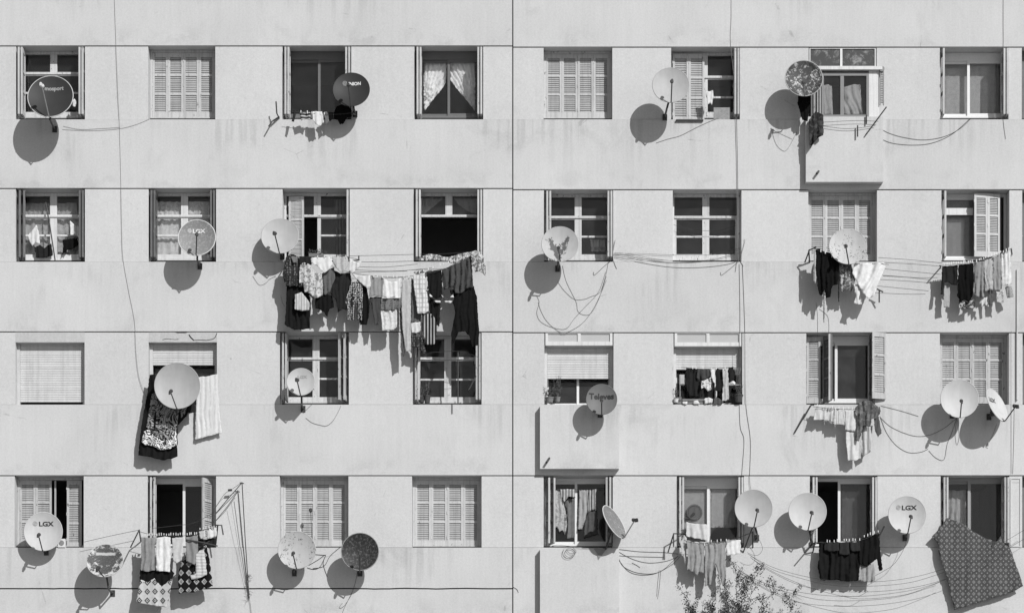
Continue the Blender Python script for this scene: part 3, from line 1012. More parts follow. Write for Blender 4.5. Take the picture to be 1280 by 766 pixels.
# ------------------------------------------------------------------ cloth
def sheet(name, label, cat, group, pts, h, mat, amp=1.1, lam=7.5, skew=0.0, step=1.6, hang=None, parent=None, gy=0.0, tie=None):
    """A hanging cloth: outline in photograph pixels, h metres off the wall, with folds and thickness.
    gy: metres the lower end leans outward (+) or inward (-)."""
    seed = random.uniform(0, 100)
    xs = [p[0] for p in pts]; ys = [p[1] for p in pts]
    x0, x1, y0, y1 = min(xs), max(xs), min(ys), max(ys)
    out = []
    for i in range(len(pts)):
        a, b = pts[i], pts[(i + 1) % len(pts)]
        L = math.hypot(b[0] - a[0], b[1] - a[1])
        n = max(1, int(L / step))
        for k in range(n):
            t = k / n
            px, py = a[0] + (b[0] - a[0]) * t, a[1] + (b[1] - a[1]) * t
            if k:
                px += noise.noise(Vector((px * .35, py * .35, seed))) * .85
                py += noise.noise(Vector((px * .28, py * .28, seed + 9))) * 1.0
            out.append(Vector((px, py)))
    nb = len(out)
    def inside(px, py):
        c = False; j = nb - 1
        for i in range(nb):
            xi, yi = out[i]; xj, yj = out[j]
            if (yi > py) != (yj > py) and px < (xj - xi) * (py - yi) / (yj - yi) + xi: c = not c
            j = i
        return c
    inn = []
    yy = y0 + step * .5
    row = 0
    while yy < y1:
        xx = x0 + step * (.5 if row % 2 else 0.1)
        while xx < x1:
            px, py = xx + random.uniform(-.2, .2), yy + random.uniform(-.2, .2)
            if inside(px, py) and min((p - Vector((px, py))).length_squared for p in out) > (step * .45) ** 2:
                inn.append(Vector((px, py)))
            xx += step
        yy += step; row += 1
    edges = [(i, (i + 1) % nb) for i in range(nb)]
    V, E, F, *_r = delaunay_2d_cdt(out + inn, edges, [list(range(nb))], 1, 1e-5)
    ph = random.uniform(0, 6.28)
    m = MB()
    vs = []
    for p in V:
        t = (p.y - y0) / max(1, (y1 - y0))
        u = p.x + skew * (p.y - y0) + 2.2 * noise.noise(Vector((p.x * .05, p.y * .045, seed + 4)))
        if tie: u = math.atan2(p.x - tie[0], tie[1] - p.y) * lam * 13 + .8 * noise.noise(Vector((p.x * .1, p.y * .1, seed)))
        w1 = 1 - 2.2 * abs(math.sin(math.pi * u / lam + ph)) ** .8
        w2 = math.sin(2 * math.pi * (u + .9 * math.sin(p.y * .16 + seed)) / (lam * .57) + 2.1 * ph)
        k1 = .6 + .8 * noise.noise(Vector((p.x * .09, p.y * .05, seed + 6)))
        d = (.5 + .5 * t) * amp * 1.45 * (1.25 * k1 * w1 + .5 * w2)
        d += amp * 1.3 * noise.noise(Vector((p.x * .15 + p.y * .02, p.y * .030, seed)))
        d += amp * .45 * (.5 - abs(noise.noise(Vector((p.x * .20 + p.y * .12, p.y * .10 - p.x * .05, seed + 2)))) * 2)
        vs.append(at(p.x, p.y, h + d * S + gy * t))
    fs = []
    for f in F:
        a, b, c = (V[f[0]], V[f[1]], V[f[2]])
        ar = (b.x - a.x) * (c.y - a.y) - (b.y - a.y) * (c.x - a.x)
        if abs(ar) < 1e-6: continue
        fs.append(f if ar > 0 else list(reversed(f)))
    m.add(vs, fs)
    tags = None
    if label: tags = T(label, cat, group)
    ob = m.build(name, mat, parent, smooth=True, tags=tags)
    md = ob.modifiers.new('thickness', 'SOLIDIFY'); md.thickness = .005; md.offset = 0
    return ob

g1 = 'laundry on the long line under the second-row windows'
A = lambda name, label, pts, mat, h=.38, amp=1.0, lam=8.0, g=g1, cat=None, **k: sheet(name, label, cat or name.replace('_', ' '), g, pts, h, mat, amp, lam, **k)
A('skirt', 'long plain black skirt hanging lowest at the dish end of the long line', [(359, 330), (373, 322), (386, 350), (387.5, 380), (387, 410.5), (378, 412), (368, 412.5), (356, 406), (358, 375)], cloth(0.0121), .33)
A('blouse', 'dark patterned blouse bunched beside the plain light dish', [(357, 322), (364, 317), (373, 321), (375, 339), (380, 350), (383, 357), (376, 359), (368, 357), (357.5, 358), (353, 343), (356, 330)], cloth(.03, 'dots', .14), .40, 1.6)
A('towel', 'small grey towel at the dish end of the long line', [(364, 321), (372, 320), (371.5, 328), (366, 328.5)], cloth(.16), .44, .4)
A('shorts', 'black shorts folded over the line beneath the open casement', [(374, 320.5), (389, 321), (389.5, 331), (374.5, 331)], cloth(.02), .44, .4)
A('child_shirt', 'small pale striped shirt in front of the long black skirt', [(368.5, 368), (377, 365), (380, 369), (387, 378), (387, 387), (378, 388.5), (368.5, 386.5)], cloth(.5, 'stripes', .34, sx=.05), .42, .7)
A('shirt', 'pale floral shirt hanging open beside the white towel', [(375, 331), (380, 328), (386, 330), (391, 337), (397, 342), (402, 341), (403.5, 355), (403, 369), (394, 373), (388, 367), (380.5, 365), (379, 354), (374, 354), (374, 342)], cloth(.50, 'floral', .2, .9), .44, 1.1)
A('towel', 'white towel draped in a point under the open casement', [(389.5, 321.5), (415, 321.5), (415.5, 331), (410, 338), (405, 341.5), (397, 333), (389, 328)], cloth(.62), .46, .7, 11)
A('cardigan', 'dark grey cardigan between floral shirt and black shirt', [(402.5, 342), (409, 337), (418, 334.5), (419, 348), (414, 360), (411, 366), (407, 369), (402.5, 367)], cloth(.11), .39, 1.2, 6)
A('towel', 'light grey triangular towel under the folded white shutter', [(415, 321.5), (434, 321), (436, 330), (432, 337), (426.5, 342), (420, 334), (417, 330)], cloth(.42, 'dots', .36), .46, .8, 10)
A('headscarf', 'thin pale headscarf at the outer end of the nearer washing line', [(437, 323), (446, 328), (452, 327), (449, 334), (440, 342), (436, 337)], cloth(.55), .46, 1.0, 6)
A('shirt', 'black long shirt in the middle of the long line', [(417, 337), (426, 342), (438, 341), (439.5, 353), (435, 366), (432, 377), (433.5, 388), (428, 386), (422.5, 390.5), (420, 375), (414, 368), (416, 352)], cloth(.02), .36, 1.3)
A('shorts', 'ragged black shorts hanging beneath the floral shirt', [(394, 373), (403, 369), (409, 368), (415.5, 370), (417.5, 384), (412, 386), (409, 396), (405, 390), (400, 386.5), (394, 385)], cloth(0.0099), .35, 1.3, 6)
A('trousers', 'black leggings printed with rows of white marks', [(438.5, 352), (452.5, 352), (453.5, 371), (452, 400.5), (445.8, 400), (445, 377), (443.4, 377), (443, 400.5), (433.5, 400), (434.5, 374)], cloth(.02, 'dots', .45, 1.35), .40, .8, 7)
A('trousers', 'black trousers partly behind the printed leggings', [(446, 349), (453, 352), (458, 357), (462, 381), (461, 395), (458.5, 406), (450, 406), (446, 380)], cloth(0.0099), .34, 1.1)
A('cloth', 'pale cloth slung slanting next to the black leggings', [(439.5, 342), (448, 345), (463, 344.5), (463.5, 358), (458, 359.5), (449, 352), (444, 347)], cloth(.55), .42, .8, 9)
A('towel', 'mid grey square towel pegged by two corners', [(463.5, 345), (471, 347.5), (479, 346.5), (479, 358), (478.5, 371), (470, 370), (461.6, 370.5)], cloth(.25), .40, .8, 9)
A('shorts', 'dark grey shorts under the mid grey square towel', [(462, 371), (477, 371), (476, 385), (473, 406), (468.5, 406), (466, 388)], cloth(.06), .36, 1.2)
A('tank_top', 'white sleeveless top pegged by the straps', [(479, 347), (484, 351), (490, 353), (496, 351), (500.5, 347), (500, 360), (499.5, 373), (491, 371.5), (484, 373.5), (478, 368)], cloth(.62), .42, .8, 10)
A('shorts', 'grey printed shorts under the white sleeveless top', [(476.6, 373), (500, 372.5), (503.5, 384.5), (497, 386), (492, 388), (476.6, 387.5)], cloth(.16, 'dots', .08), .38, .9)
A('trousers', 'thin white trousers hanging below the printed shorts', [(476, 388), (492, 388), (496.5, 386), (496, 408), (491.5, 412.5), (484, 413), (478, 413)], cloth(.58, 'floral', .45), .36, 1.0, 6)
A('towel', 'long pale grey strip towel reaching lowest on the line', [(503, 347), (507.5, 350), (513.5, 346), (513.5, 390), (513.8, 438.5), (507, 439), (502.5, 405), (501.5, 370)], cloth(.40), .40, .6, 6)
A('scarf', 'narrow dark scarf hanging behind the pale strip towel', [(499.5, 380), (503, 380), (506, 444), (503.5, 446), (500, 410)], cloth(.10), .35, .4, 6)
A('towel', 'white chequered tea towel hung beside the dark shorts', [(516, 344), (523, 343), (531, 341), (533.5, 365), (536, 389), (530, 392), (522, 391.5), (518.5, 368)], cloth(.60, 'check', .38, sx=.06, sz=.09), .43, .6, 11)
A('shirt', 'grey shirt behind the chequered tea towel', [(514, 347), (518, 350), (522, 391), (526, 392), (525, 403), (514, 403)], cloth(.11), .33, .6)
A('trousers', 'black trousers next to the chequered tea towel', [(533.5, 340.5), (543, 338), (552, 336.5), (552.8, 369), (550.5, 376), (549, 408), (543, 404), (538, 393), (535.5, 364)], cloth(0.0121), .38, 1.3, 7)
A('briefs', 'dark briefs with white hem hanging near the long black trousers', [(551, 366), (555, 372), (560, 374), (566.5, 366), (567, 375), (563, 379), (556, 378)], cloth(.05, 'hstripes', .6, sz=.11), .42, .6)
A('collar_shirt', 'dark shirt showing a narrow white collar', [(535, 363), (540, 370), (545, 374), (551, 371), (551, 378), (545, 378), (538, 372)], cloth(.03, 'hstripes', .6, sz=.12), .43, .5, cat='shirt')
A('skirt', 'black and white striped skirt hanging in front of the lower window', [(527, 392), (541, 392), (544, 400), (548, 408), (545, 416), (543, 430), (536, 430.5), (531.5, 430), (528, 410)], cloth(.02, 'stripes', .34, sx=.062), .38, .9, 6)
A('skirt', 'charcoal pleated skirt beneath the mottled plaid shirt', [(552.5, 337), (560, 334), (566, 331), (578, 326), (589, 320.5), (590.5, 340), (591.5, 359), (583, 361), (582, 362), (575.5, 367), (569, 366), (567, 358), (561, 360), (555, 362), (552.5, 350)], cloth(.065), .42, 1.7, 7)
A('trousers', 'very long black trousers reaching over the lower window', [(562, 362), (575, 362), (591, 355), (596, 370), (597.5, 395), (599, 417), (598, 431), (590.5, 434), (587, 420), (581, 414), (573, 415), (569, 425), (566, 432.5), (564, 418), (569, 390)], cloth(0.0099), .37, 1.3, 8)
A('shirt', 'mottled light plaid shirt thrown over the window corner', [(588, 315), (594, 313), (600, 314.5), (605, 322), (607, 332), (607, 345), (603, 341), (599, 339), (594, 340), (592, 333), (589, 324)], cloth(.50, 'plaid', .18), .46, 1.5, 6)
A('bedcover', 'rolled mottled bedcover lying along the sill below the raised sash', [(528, 320), (536, 317), (548, 319), (560, 321.5), (572, 318), (589, 314.5), (590, 320), (578, 325), (566, 330.5), (561, 327), (548, 325), (530, 326)], cloth(.50, 'plaid', .2), .30, 1.8, 9)
A('towel', 'crumpled white towel near the top of the lower old window', [(514, 403.5), (527, 402.5), (527.5, 413), (522, 416), (514.5, 415.5)], cloth(.58), .35, 1.0, 6)
A('shirt', 'small dark shirt hanging over the lower window corner', [(514, 417), (523, 415), (528, 425), (533, 440), (531, 444), (524, 436), (520, 434), (514.5, 434)], cloth(.03, 'dots', .12), .34, 1.2, 6)

g2 = 'cloths hung around the largest dish'
cp = A('carpet', 'dark ornate carpet with white scroll border hanging behind the largest dish', [(187, 468.5), (193, 467), (196, 480), (210, 488), (243, 492), (245, 500), (240, 510), (232, 521), (222.5, 531), (221.5, 545), (222, 570), (213, 573.5), (203, 575), (188, 571), (173, 569), (176, 538), (179.5, 516), (184, 492)], cloth(0.0121), .24, 1.2, 14, g=g2)
def on_carpet(name, q, mat, h): sheet(name, None, None, None, q, h, mat, .8, 14, parent=cp)
on_carpet('carpet_field', [(190, 492), (197, 488), (210, 491), (236, 496), (232, 515), (222, 529), (219, 546), (208, 552), (196, 546), (187, 537), (183, 534), (186, 514)], cloth(.30, 'ornate', .02, .30), .268)
on_carpet('carpet_border', [(177, 552), (180, 539), (186, 536), (193, 545), (203, 551), (212, 548), (216, 540), (220.5, 538), (221, 556), (212, 561), (200, 562), (190, 557), (182, 556)], cloth(.70, 'ornate', .05, .35), .288)
A('curtain', 'white pleated curtain hung outside beside the largest dish', [(246.5, 472), (252, 470.5), (260, 470), (272, 467.5), (272.5, 488), (274, 512), (277.5, 541), (268, 543), (256, 546), (244, 549), (244.5, 520)], cloth(.60, 'stripes', .56, sx=.1), .10, .55, 6, g=g2)
A('strap_cloth', 'two narrow black straps below the largest dish', [(236, 503), (243, 498), (243.5, 515), (236, 516.5)], cloth(.02), .24, .6, g=g2, cat='cloth')

g3 = 'laundry on the bracket line above the two patterned rugs'
A('trousers', 'mid grey trousers on the line above the pale diamond rug', [(176.5, 671), (185, 672), (194, 671), (193.8, 690), (193.3, 712.5), (185, 714), (176, 712.5), (176.5, 690)], cloth(.23), .40, 1.2, 8, g=g3)
A('trousers', 'white trousers on the line above the pale diamond rug', [(195, 672), (204, 670.5), (213, 671), (213.5, 690), (212.5, 714.5), (204, 713.5), (195, 713)], cloth(.62), .40, 1.0, 8, g=g3)
A('towel', 'light tapering towel pegged between white trousers and grey towel', [(215, 672), (229.7, 671), (228.5, 688), (227, 700), (220.6, 704), (217, 701.5), (216, 688)], cloth(.48), .42, .6, 12, g=g3)
A('towel', 'dark grey tapering towel next to the light tapering towel', [(232, 671), (240, 670), (247, 668), (247.5, 685), (247, 702), (243, 705.5), (238, 703), (232.7, 701)], cloth(.22), .40, .7, 12, g=g3)
A('tank_top', 'small white top at the bracket end of the rug line', [(258.5, 661.5), (265, 660), (270.6, 658.5), (271, 666), (270, 670.5), (264, 672), (258.5, 673)], cloth(.6), .40, .7, g=g3)
A('sock', 'short pale sock pair pegged beside the dark grey towel', [(248.6, 664), (256.5, 662), (257, 671), (251, 673), (249, 669)], cloth(.5), .42, .6, g=g3, cat='socks')
A('rug', 'black rug with pale diamond row hanging behind striped cloth', [(226, 701), (236, 697), (248, 681), (258, 681), (262, 700), (266, 732), (253, 736), (243, 739.5), (223.5, 741), (222.5, 722)], cloth(0.0099, 'diamonds', .32, sx=.15, sz=.17), .34, .8, 16, g=g3)
A('cloth', 'pale thinly striped cloth draped over the black rug', [(245, 692), (251, 687), (255, 686), (257.5, 702), (258.5, 718), (249, 722), (239.5, 724), (237.5, 718), (244, 717)], cloth(.52, 'hstripes', .38, sz=.06), .40, .8, 7, g=g3)
A('rug', 'pale rug with dark diamonds hanging lowest in the bottom row', [(176, 724), (185, 727), (193, 722), (202, 733), (214, 723), (213, 738), (208, 759), (190, 756), (170, 752), (173, 736)], cloth(.46, 'diamonds', .07, sx=.15, sz=.175), .36, .6, 18, g=g3)
A('cloth', 'black cloth between the trousers and the pale diamond rug', [(175, 711), (214, 711), (218, 716), (214, 726), (203, 735), (193, 724), (185, 729), (174.5, 727)], cloth(0.0099), .34, 1.0, g=g3)
A('cloth', 'black sheet put in for the shade below the shutter at the window corner', [(247, 674), (270, 672.5), (270.5, 682), (258, 684), (248, 690)], cloth(.02), .33, 1.0, g=g3)  # dark sheet stands for the shade at the shutter's lower end

g4 = 'laundry below the speckled dish'
A('trousers', 'black trousers hanging in ragged folds below the speckled dish', [(1020, 312), (1024, 311), (1031, 315), (1037, 316), (1043, 321), (1048, 326.5), (1047.5, 355), (1041, 357), (1039, 362), (1038, 371), (1032, 372.5), (1031, 362), (1027, 369), (1025, 369), (1022, 358), (1020.5, 335)], cloth(0.0083), .40, 1.5, 6, g=g4)
A('shirt', 'thin dark grey shirt between black trousers and white sheet', [(1049, 328), (1056, 329), (1064, 328), (1066, 338), (1069, 350), (1064, 366), (1058, 362), (1052, 365), (1049, 350)], cloth(.10, 'floral', .4, .9), .36, 1.6, 5, g=g4)
A('belt', 'thin black belt hanging beside the black trousers', [(1047.4, 328), (1049, 328), (1049, 377), (1047.8, 377)], cloth(.02), .38, .1, g=g4)
A('cord_cloth', 'narrow grey cloth on the bracket end of the dish line', [(1017, 313), (1020, 312), (1021.5, 345), (1019, 355), (1017, 350)], cloth(.2, 'stripes', .5, sx=.03), .38, .6, g=g4, cat='cloth')
A('bedsheet', 'white bedsheet looped over the line below the speckled dish', [(1067.5, 330), (1080, 329), (1097, 328), (1104, 328), (1109, 331), (1104, 340), (1099, 352), (1096, 360), (1092, 370.5), (1085, 373), (1079, 367), (1075, 360), (1065.5, 341)], cloth(.66), .42, 1.7, 15, g=g4, skew=.5)
A('pillowcase', 'white pillowcase corner hanging beneath the bedsheet', [(1067, 355), (1071, 356), (1075, 362), (1077, 381), (1072, 380), (1067, 379), (1070, 370)], cloth(.6), .37, .9, 8, g=g4)

g5 = 'laundry hung under the half shuttered window'
A('shirt', 'plain black shirt pegged first from the wall lines', [(1177.6, 333), (1188, 332), (1197, 331), (1197, 356), (1190, 356), (1186, 353), (1180.5, 353), (1179, 368), (1175.8, 368), (1177, 350)], cloth(.02), .28, 1.0, g=g5)
A('trousers', 'wide black trousers in the middle of the half shuttered window line', [(1198, 331), (1208, 330), (1217, 329), (1217.5, 350), (1216, 369), (1211.5, 378), (1206, 375), (1200.5, 376.5), (1196.5, 370), (1197.5, 350)], cloth(0.0072), .30, 1.1, g=g5)
A('shirt', 'mid grey shirt next to the wide black trousers', [(1217.4, 328), (1224, 327), (1230, 326.5), (1231, 350), (1230, 372.5), (1224, 371), (1217.5, 370), (1216.5, 362), (1218, 350)], cloth(.25), .31, 1.5, 7, g=g5)
A('shirt', 'pale grey shirt with deep folds between two grey shirts', [(1230.5, 326), (1236, 323.5), (1241, 322), (1242, 345), (1241, 363), (1236, 362), (1231.5, 364)], cloth(.38), .31, 1.6, 6, g=g5)
A('dress', 'grey dress next to the white shirts', [(1241.6, 321), (1247, 319), (1251.4, 317.5), (1252, 340), (1252, 361), (1247, 363), (1243, 362)], cloth(.27), .31, 1.4, 6, g=g5)
A('shirt', 'white shirts bunched together at the jamb end of the line', [(1251.4, 317), (1257, 314.5), (1262, 312.5), (1264, 335), (1264.5, 355), (1259, 357), (1253, 357.5)], cloth(.6), .30, 1.5, 5, g=g5)
A('shorts', 'small floral shorts under the grey dress', [(1245, 364), (1250, 365), (1255, 362.5), (1254.6, 378), (1246, 378.5)], cloth(.5, 'floral', .25, 1.2), .27, .7, g=g5)
A('shorts', 'speckled grey shorts under the white shirts', [(1256.6, 359), (1264.4, 357), (1267, 371), (1259, 372.5)], cloth(.32, 'dots', .15, 1.3), .27, .7, g=g5)
A('cloth', 'white strips hanging under the mid grey shirt', [(1226.6, 373), (1234, 371), (1234, 382), (1230, 380), (1227, 384)], cloth(.55), .26, .8, g=g5)
A('scarf', 'dark scarf under the pale grey shirt', [(1235, 363), (1240.5, 363), (1241, 381), (1236.5, 383)], cloth(.1), .25, .8, g=g5)
A('blouse', 'dark floral blouse under the wide black trousers', [(1199, 374), (1210, 378), (1219, 372), (1219, 384), (1210, 386), (1199, 385)], cloth(.06, 'floral', .5, 1.0), .25, .9, g=g5)
A('trousers', 'pale grey trouser leg under the plain black shirt', [(1179.6, 354), (1187.4, 356), (1187, 384), (1180, 384)], cloth(.34), .2, .8, g=g5)

g6 = 'laundry over the sill below the outward open shutter'
A('shirt', 'pale shirt folded over the line beside the slanting pole', [(1019, 511), (1023, 505.5), (1032, 507), (1040.7, 507), (1041.5, 518), (1041, 527), (1030, 524.5), (1017, 524.5)], cloth(.52), .22, 1.0, 8, g=g6)
A('towel', 'pale towel with fine pleats next to the folded shirt', [(1042, 508), (1049, 512), (1055.7, 514), (1055.7, 531), (1049, 530), (1043, 530.5)], cloth(.55, 'stripes', .4, sx=.045), .24, 1.0, 6, g=g6)
A('shirt', 'white shirt beside the dark jacket', [(1055.7, 512), (1062, 513.5), (1069.4, 512.5), (1071, 526), (1070.7, 539.5), (1063, 538), (1056.5, 537)], cloth(.55), .25, .9, 8, g=g6)
A('nightshirt', 'long white nightshirt hanging lowest under the dark jacket', [(1057, 539), (1067, 538.5), (1077, 538), (1077, 555), (1076, 573), (1068, 575.5), (1060, 575.5), (1058, 555)], cloth(.55), .22, .8, 10, g=g6)
A('jacket', 'dark grey jacket heaped over the corner of the sill', [(1068.8, 510), (1074, 503.5), (1082, 500), (1088, 501), (1095, 506), (1099.5, 510), (1100, 517), (1095, 524), (1090, 522), (1088, 533), (1079, 533), (1076, 545), (1073, 551.5), (1068.5, 549.5), (1072, 532), (1072, 522)], cloth(.09, 'floral', .16, .5), .30, 2.0, 9, g=g6)
A('jacket_sleeve', 'loose dark sleeve hanging apart beside the heaped jacket', [(1092, 520), (1098.5, 520), (1100, 530), (1102, 541), (1097.5, 546), (1094, 539)], cloth(.09), .28, 1.0, g=g6, cat='sleeve')
A('shirt', 'striped pale shirt hanging behind the dark jacket', [(1078, 533), (1091, 532), (1090, 550), (1088, 564.5), (1082, 568), (1077.5, 573), (1077, 550)], cloth(.48, 'stripes', .28, sx=.09), .20, .8, 7, g=g6)

g7 = 'laundry in front of the reflecting window'
A('towel', 'white towel spread across the lower part of the reflecting window', [(858, 652), (870, 654.5), (884, 655.5), (884, 675), (872, 673), (858, 670)], cloth(.52), .20, .8, 12, g=g7)
A('skirt', 'grey pleated skirt hanging beside the grey trousers', [(858.5, 674), (868, 677), (880.5, 678), (880, 700), (879.5, 716), (874, 715), (871, 719), (866, 714), (859, 712), (860, 695)], cloth(.27), .28, 1.5, 6, g=g7)
A('trousers', 'grey trousers with spread legs on the sagging line', [(881.5, 678), (893, 679), (906.5, 677.5), (907.5, 700), (907.5, 735.5), (903, 730), (898, 716), (894, 703.5), (891, 715), (889, 730), (881, 732.5), (881, 705)], cloth(.27), .28, 1.4, 7, g=g7)
A('towel', 'white towel at the dish end of the sagging line', [(907.5, 675), (916, 673.5), (926, 674.5), (926, 684), (925, 691.5), (916, 693), (908, 694)], cloth(.64), .26, .8, 10, g=g7)
A('cloth', 'crumpled pale cloth tucked at the iron bracket', [(850, 678), (855, 668), (858.5, 672), (858, 690), (856, 705), (853, 692)], cloth(.45), .22, 1.0, 5, g=g7)

g8 = 'black laundry at the dark window in the bottom row'
A('trousers', 'wide black trousers folded over the line, hanging to the cables', [(1023.7, 676), (1050, 678), (1075, 676), (1075, 700), (1073, 725), (1060, 727), (1045, 724), (1026, 725), (1022, 709), (1024, 695)], cloth(0.0121), .23, 1.6, 12, g=g8)
for i, (a, b, yb, l) in enumerate(((1030.5, 1048.5, 689, 'first'), (1049.5, 1061.5, 693.5, 'longest'), (1062.5, 1075, 689, 'third'))):
    A('trouser_flap', 'black trouser flap folded over the line, ' + ('nearest the dish', 'the longest of three', 'nearest the black shirt')[i], [(a, 677), (b, 677), (b + .5, yb - 1), ((a + b) / 2, yb), (a, yb - 1.5)], cloth(.028), .275, .6, 10, g=g8, cat='trousers')
A('shirt', 'black long sleeved shirt pegged at the high end of the line', [(1074.6, 673.5), (1085, 670), (1099, 666.5), (1100, 685), (1103.3, 711), (1099, 713), (1096, 698), (1091, 702), (1083, 707.5), (1074.6, 705)], cloth(0.0099), .25, 1.2, 7, g=g8)
A('shorts', 'grey shorts hanging below the black long sleeved shirt', [(1075, 706), (1083, 708), (1092, 703.5), (1094, 715), (1093, 726), (1083, 727), (1073, 725)], cloth(.30), .21, 1.4, 6, g=g8)

A('bedspread', 'large grey bedspread with small lozenge pattern hung over cables and sill', [(1183, 646.5), (1196, 650.5), (1206, 656), (1218, 665), (1230, 671.5), (1240.6, 675), (1238, 684), (1244, 679), (1250.4, 669.6), (1253, 678), (1262.7, 684), (1268, 700), (1274, 716), (1279, 732), (1268, 738), (1258.6, 742), (1240, 747), (1215, 755), (1193, 761.7), (1189, 745), (1184, 722), (1178, 704), (1173, 687.7), (1173, 680), (1165, 670.4), (1172, 663), (1178, 656.4)], cloth(.075, 'lattice', .19, sx=.105, sz=.115), .15, 1.0, 34, g=None, step=2.6)

g10 = 'small washing on the line of the dark sliding window'
A('cloth', 'small black and white patterned cloth under the dark sliding window', [(374, 140), (388, 140.5), (387.5, 150), (381, 149), (376.5, 151)], cloth(.05, 'hstripes', .5, sz=.06), .26, .8, g=g10)
A('briefs', 'white briefs pegged under the dark sliding window', [(391, 139.5), (402.5, 139.5), (405, 153), (400, 158), (394.5, 155.5), (391, 150)], cloth(.62), .28, .8, g=g10)
A('cloth', 'narrow grey cloth pegged beside the white briefs', [(405, 140), (410, 140), (411.5, 152), (407, 156.5)], cloth(.14), .26, .6, g=g10)
A('sock', 'narrow dark sheet added for a shadow nearest the bracket of the dark sliding window', [(367, 138.5), (371, 139), (369, 147), (367.5, 152.5), (364.5, 152), (366, 145)], cloth(.03), .26, .5, g=g10)  # dark sheet added where a narrow shadow falls
A('briefs', 'dark briefs between the patterned cloth and the black shirt', [(410, 140.5), (417, 141), (416, 149), (412, 152)], cloth(.03), .24, .6, g=g10)
A('shirt', 'black shirt hanging under the dark lettered dish', [(417, 141), (421, 133), (426, 131), (435, 131), (439, 137), (440, 146), (434, 147), (430, 154), (425, 156), (422, 150), (418, 149)], cloth(0.0083), .20, 1.0, g=g10)

A('jacket', 'dark crumpled jacket hanging on the glazed bay', [(1011, 150), (1014, 146), (1019, 139.5), (1024, 141), (1029, 144), (1029.5, 157), (1029, 169), (1022, 173), (1018, 178), (1012.5, 185.5), (1011.5, 170)], cloth(.03, 'floral', .07, .5), .30, 1.8, 8, g=None)
A('shirt', 'black shirt tied under the mottled dish', [(997.5, 119), (1004, 117), (1012, 119), (1012, 135), (1009, 152), (1003, 150), (1000, 140), (997, 130)], cloth(0.0083), .25, 1.2, 6, g=None)
A('child_shirt', 'tiny white shirt hung at the half open shutter in the top row', [(882, 115), (886, 114.5), (891, 113), (892, 121), (890, 132), (887.5, 129), (885, 131), (883, 122)], cloth(.62), .02, .9, 5, g=None)

g11 = 'washing inside the curtained window with dark shutters'
A('shirt', 'white shirt hanging inside near the leaning pole', [(45.7, 281), (48.5, 291), (50, 305), (44, 303), (40, 308), (36.5, 301), (34.5, 294.5), (40, 288)], cloth(.62), -.20, 1.0, 6, g=g11)
A('towel', 'white towel slung near the dark shutter inside the sill', [(87.5, 276), (93, 281), (99, 282.5), (98.5, 297), (93, 293), (88, 294)], cloth(.64), -.20, .8, 6, g=g11)
A('shirt', 'black shirt beneath the slung white towel', [(78, 300), (87, 298.5), (96, 298), (98, 306), (92, 311), (85, 312), (77.5, 319), (79, 309)], cloth(0.0083), -.22, 1.0, 7, g=g11)
A('bag', 'dark cloth bags standing behind the leaning pole', [(43, 309), (50, 306), (56, 310), (64, 304), (66, 319), (58, 322), (45, 322)], cloth(.02), -.22, 1.2, 7, g=g11)

g12 = 'washing strung in the window with the lower roller shutter'
A('trousers', 'black trousers strung across the half lowered roller shutter', [(857.5, 459.5), (865, 460), (873, 461), (872, 475), (877, 480), (877, 496), (861, 495.5), (857, 481)], cloth(.02), -.03, 1.0, 7, g=g12)
A('shirt', 'dark grey folded shirt among the roller shutter washing', [(872, 461), (887, 461), (887.5, 469), (883, 474), (875, 474.5), (870, 472)], cloth(.06), .02, 1.4, 6, g=g12)
A('blouse', 'crumpled white blouse with dark print on the roller shutter line', [(877, 476), (883, 474), (888.5, 471), (889, 487), (885, 489), (881, 484), (876.5, 486)], cloth(.6, 'floral', .12, .8), .03, 1.2, 6, g=g12)
A('towel', 'pointed white towel on the roller shutter line', [(888, 461), (894, 461), (894, 480.5), (891.5, 477), (889, 471)], cloth(.6), .02, .7, 6, g=g12)
A('shirt', 'black shirt next to the long pale towel of the roller shutter window', [(894.5, 461), (903, 461), (903, 490), (894.5, 488)], cloth(.02), -.01, 1.0, 6, g=g12)
A('towel', 'long pale towel touching the sill of the roller shutter window', [(903, 460.5), (906, 462), (910, 461.5), (910.5, 480), (911, 499), (907, 501), (902.5, 501), (904, 480)], cloth(.44), .03, .9, 5, g=g12)
A('shirt', 'black shirt piece beside the hanging basket', [(910.5, 459.5), (917, 458.5), (918, 474), (911, 478)], cloth(.02), .0, .8, 6, g=g12)

g13 = 'washing drying inside the window over the lower bay'
A('shirt', 'pale shirt with long sleeve drying indoors', [(692, 613), (700, 611), (703, 620), (707, 640), (709, 655), (706, 668), (703, 662), (699, 665), (696, 658), (692.5, 661)], cloth(.38, 'floral', .24, .8), -.26, 1.4, 7, g=g13)
A('cloth', 'row of pale cloths hung along the indoor line', [(700, 611), (718, 611), (719, 622), (711, 620), (705, 628), (702, 622)], cloth(.40, 'stripes', .12, sx=.06), -.24, 1.2, 5, g=g13)
A('shirt', 'pale folded shirt behind the window mullion indoors', [(724, 612), (735, 611), (734.5, 630), (732, 650), (727, 662), (722, 661), (723, 640)], cloth(.32), -.26, 1.3, 6, g=g13)
A('towel', 'pale pleated towel above the dark trousers indoors', [(735, 611), (746, 611), (746.5, 638), (740, 637), (734, 641)], cloth(.38, 'stripes', .10, sx=.05), -.25, 1.3, 5, g=g13)
A('trousers', 'dark grey trousers drying indoors', [(734, 640), (740, 637.5), (746.5, 639), (748, 667), (738, 670), (730, 672), (731, 655)], cloth(.08), -.27, 1.0, 7, g=g13)
A('towel', 'grey towel hanging behind the pale shirt indoors', [(706, 625), (718.5, 622), (718.5, 672), (709, 673), (709, 650)], cloth(.15), -.34, .9, 6, g=g13)

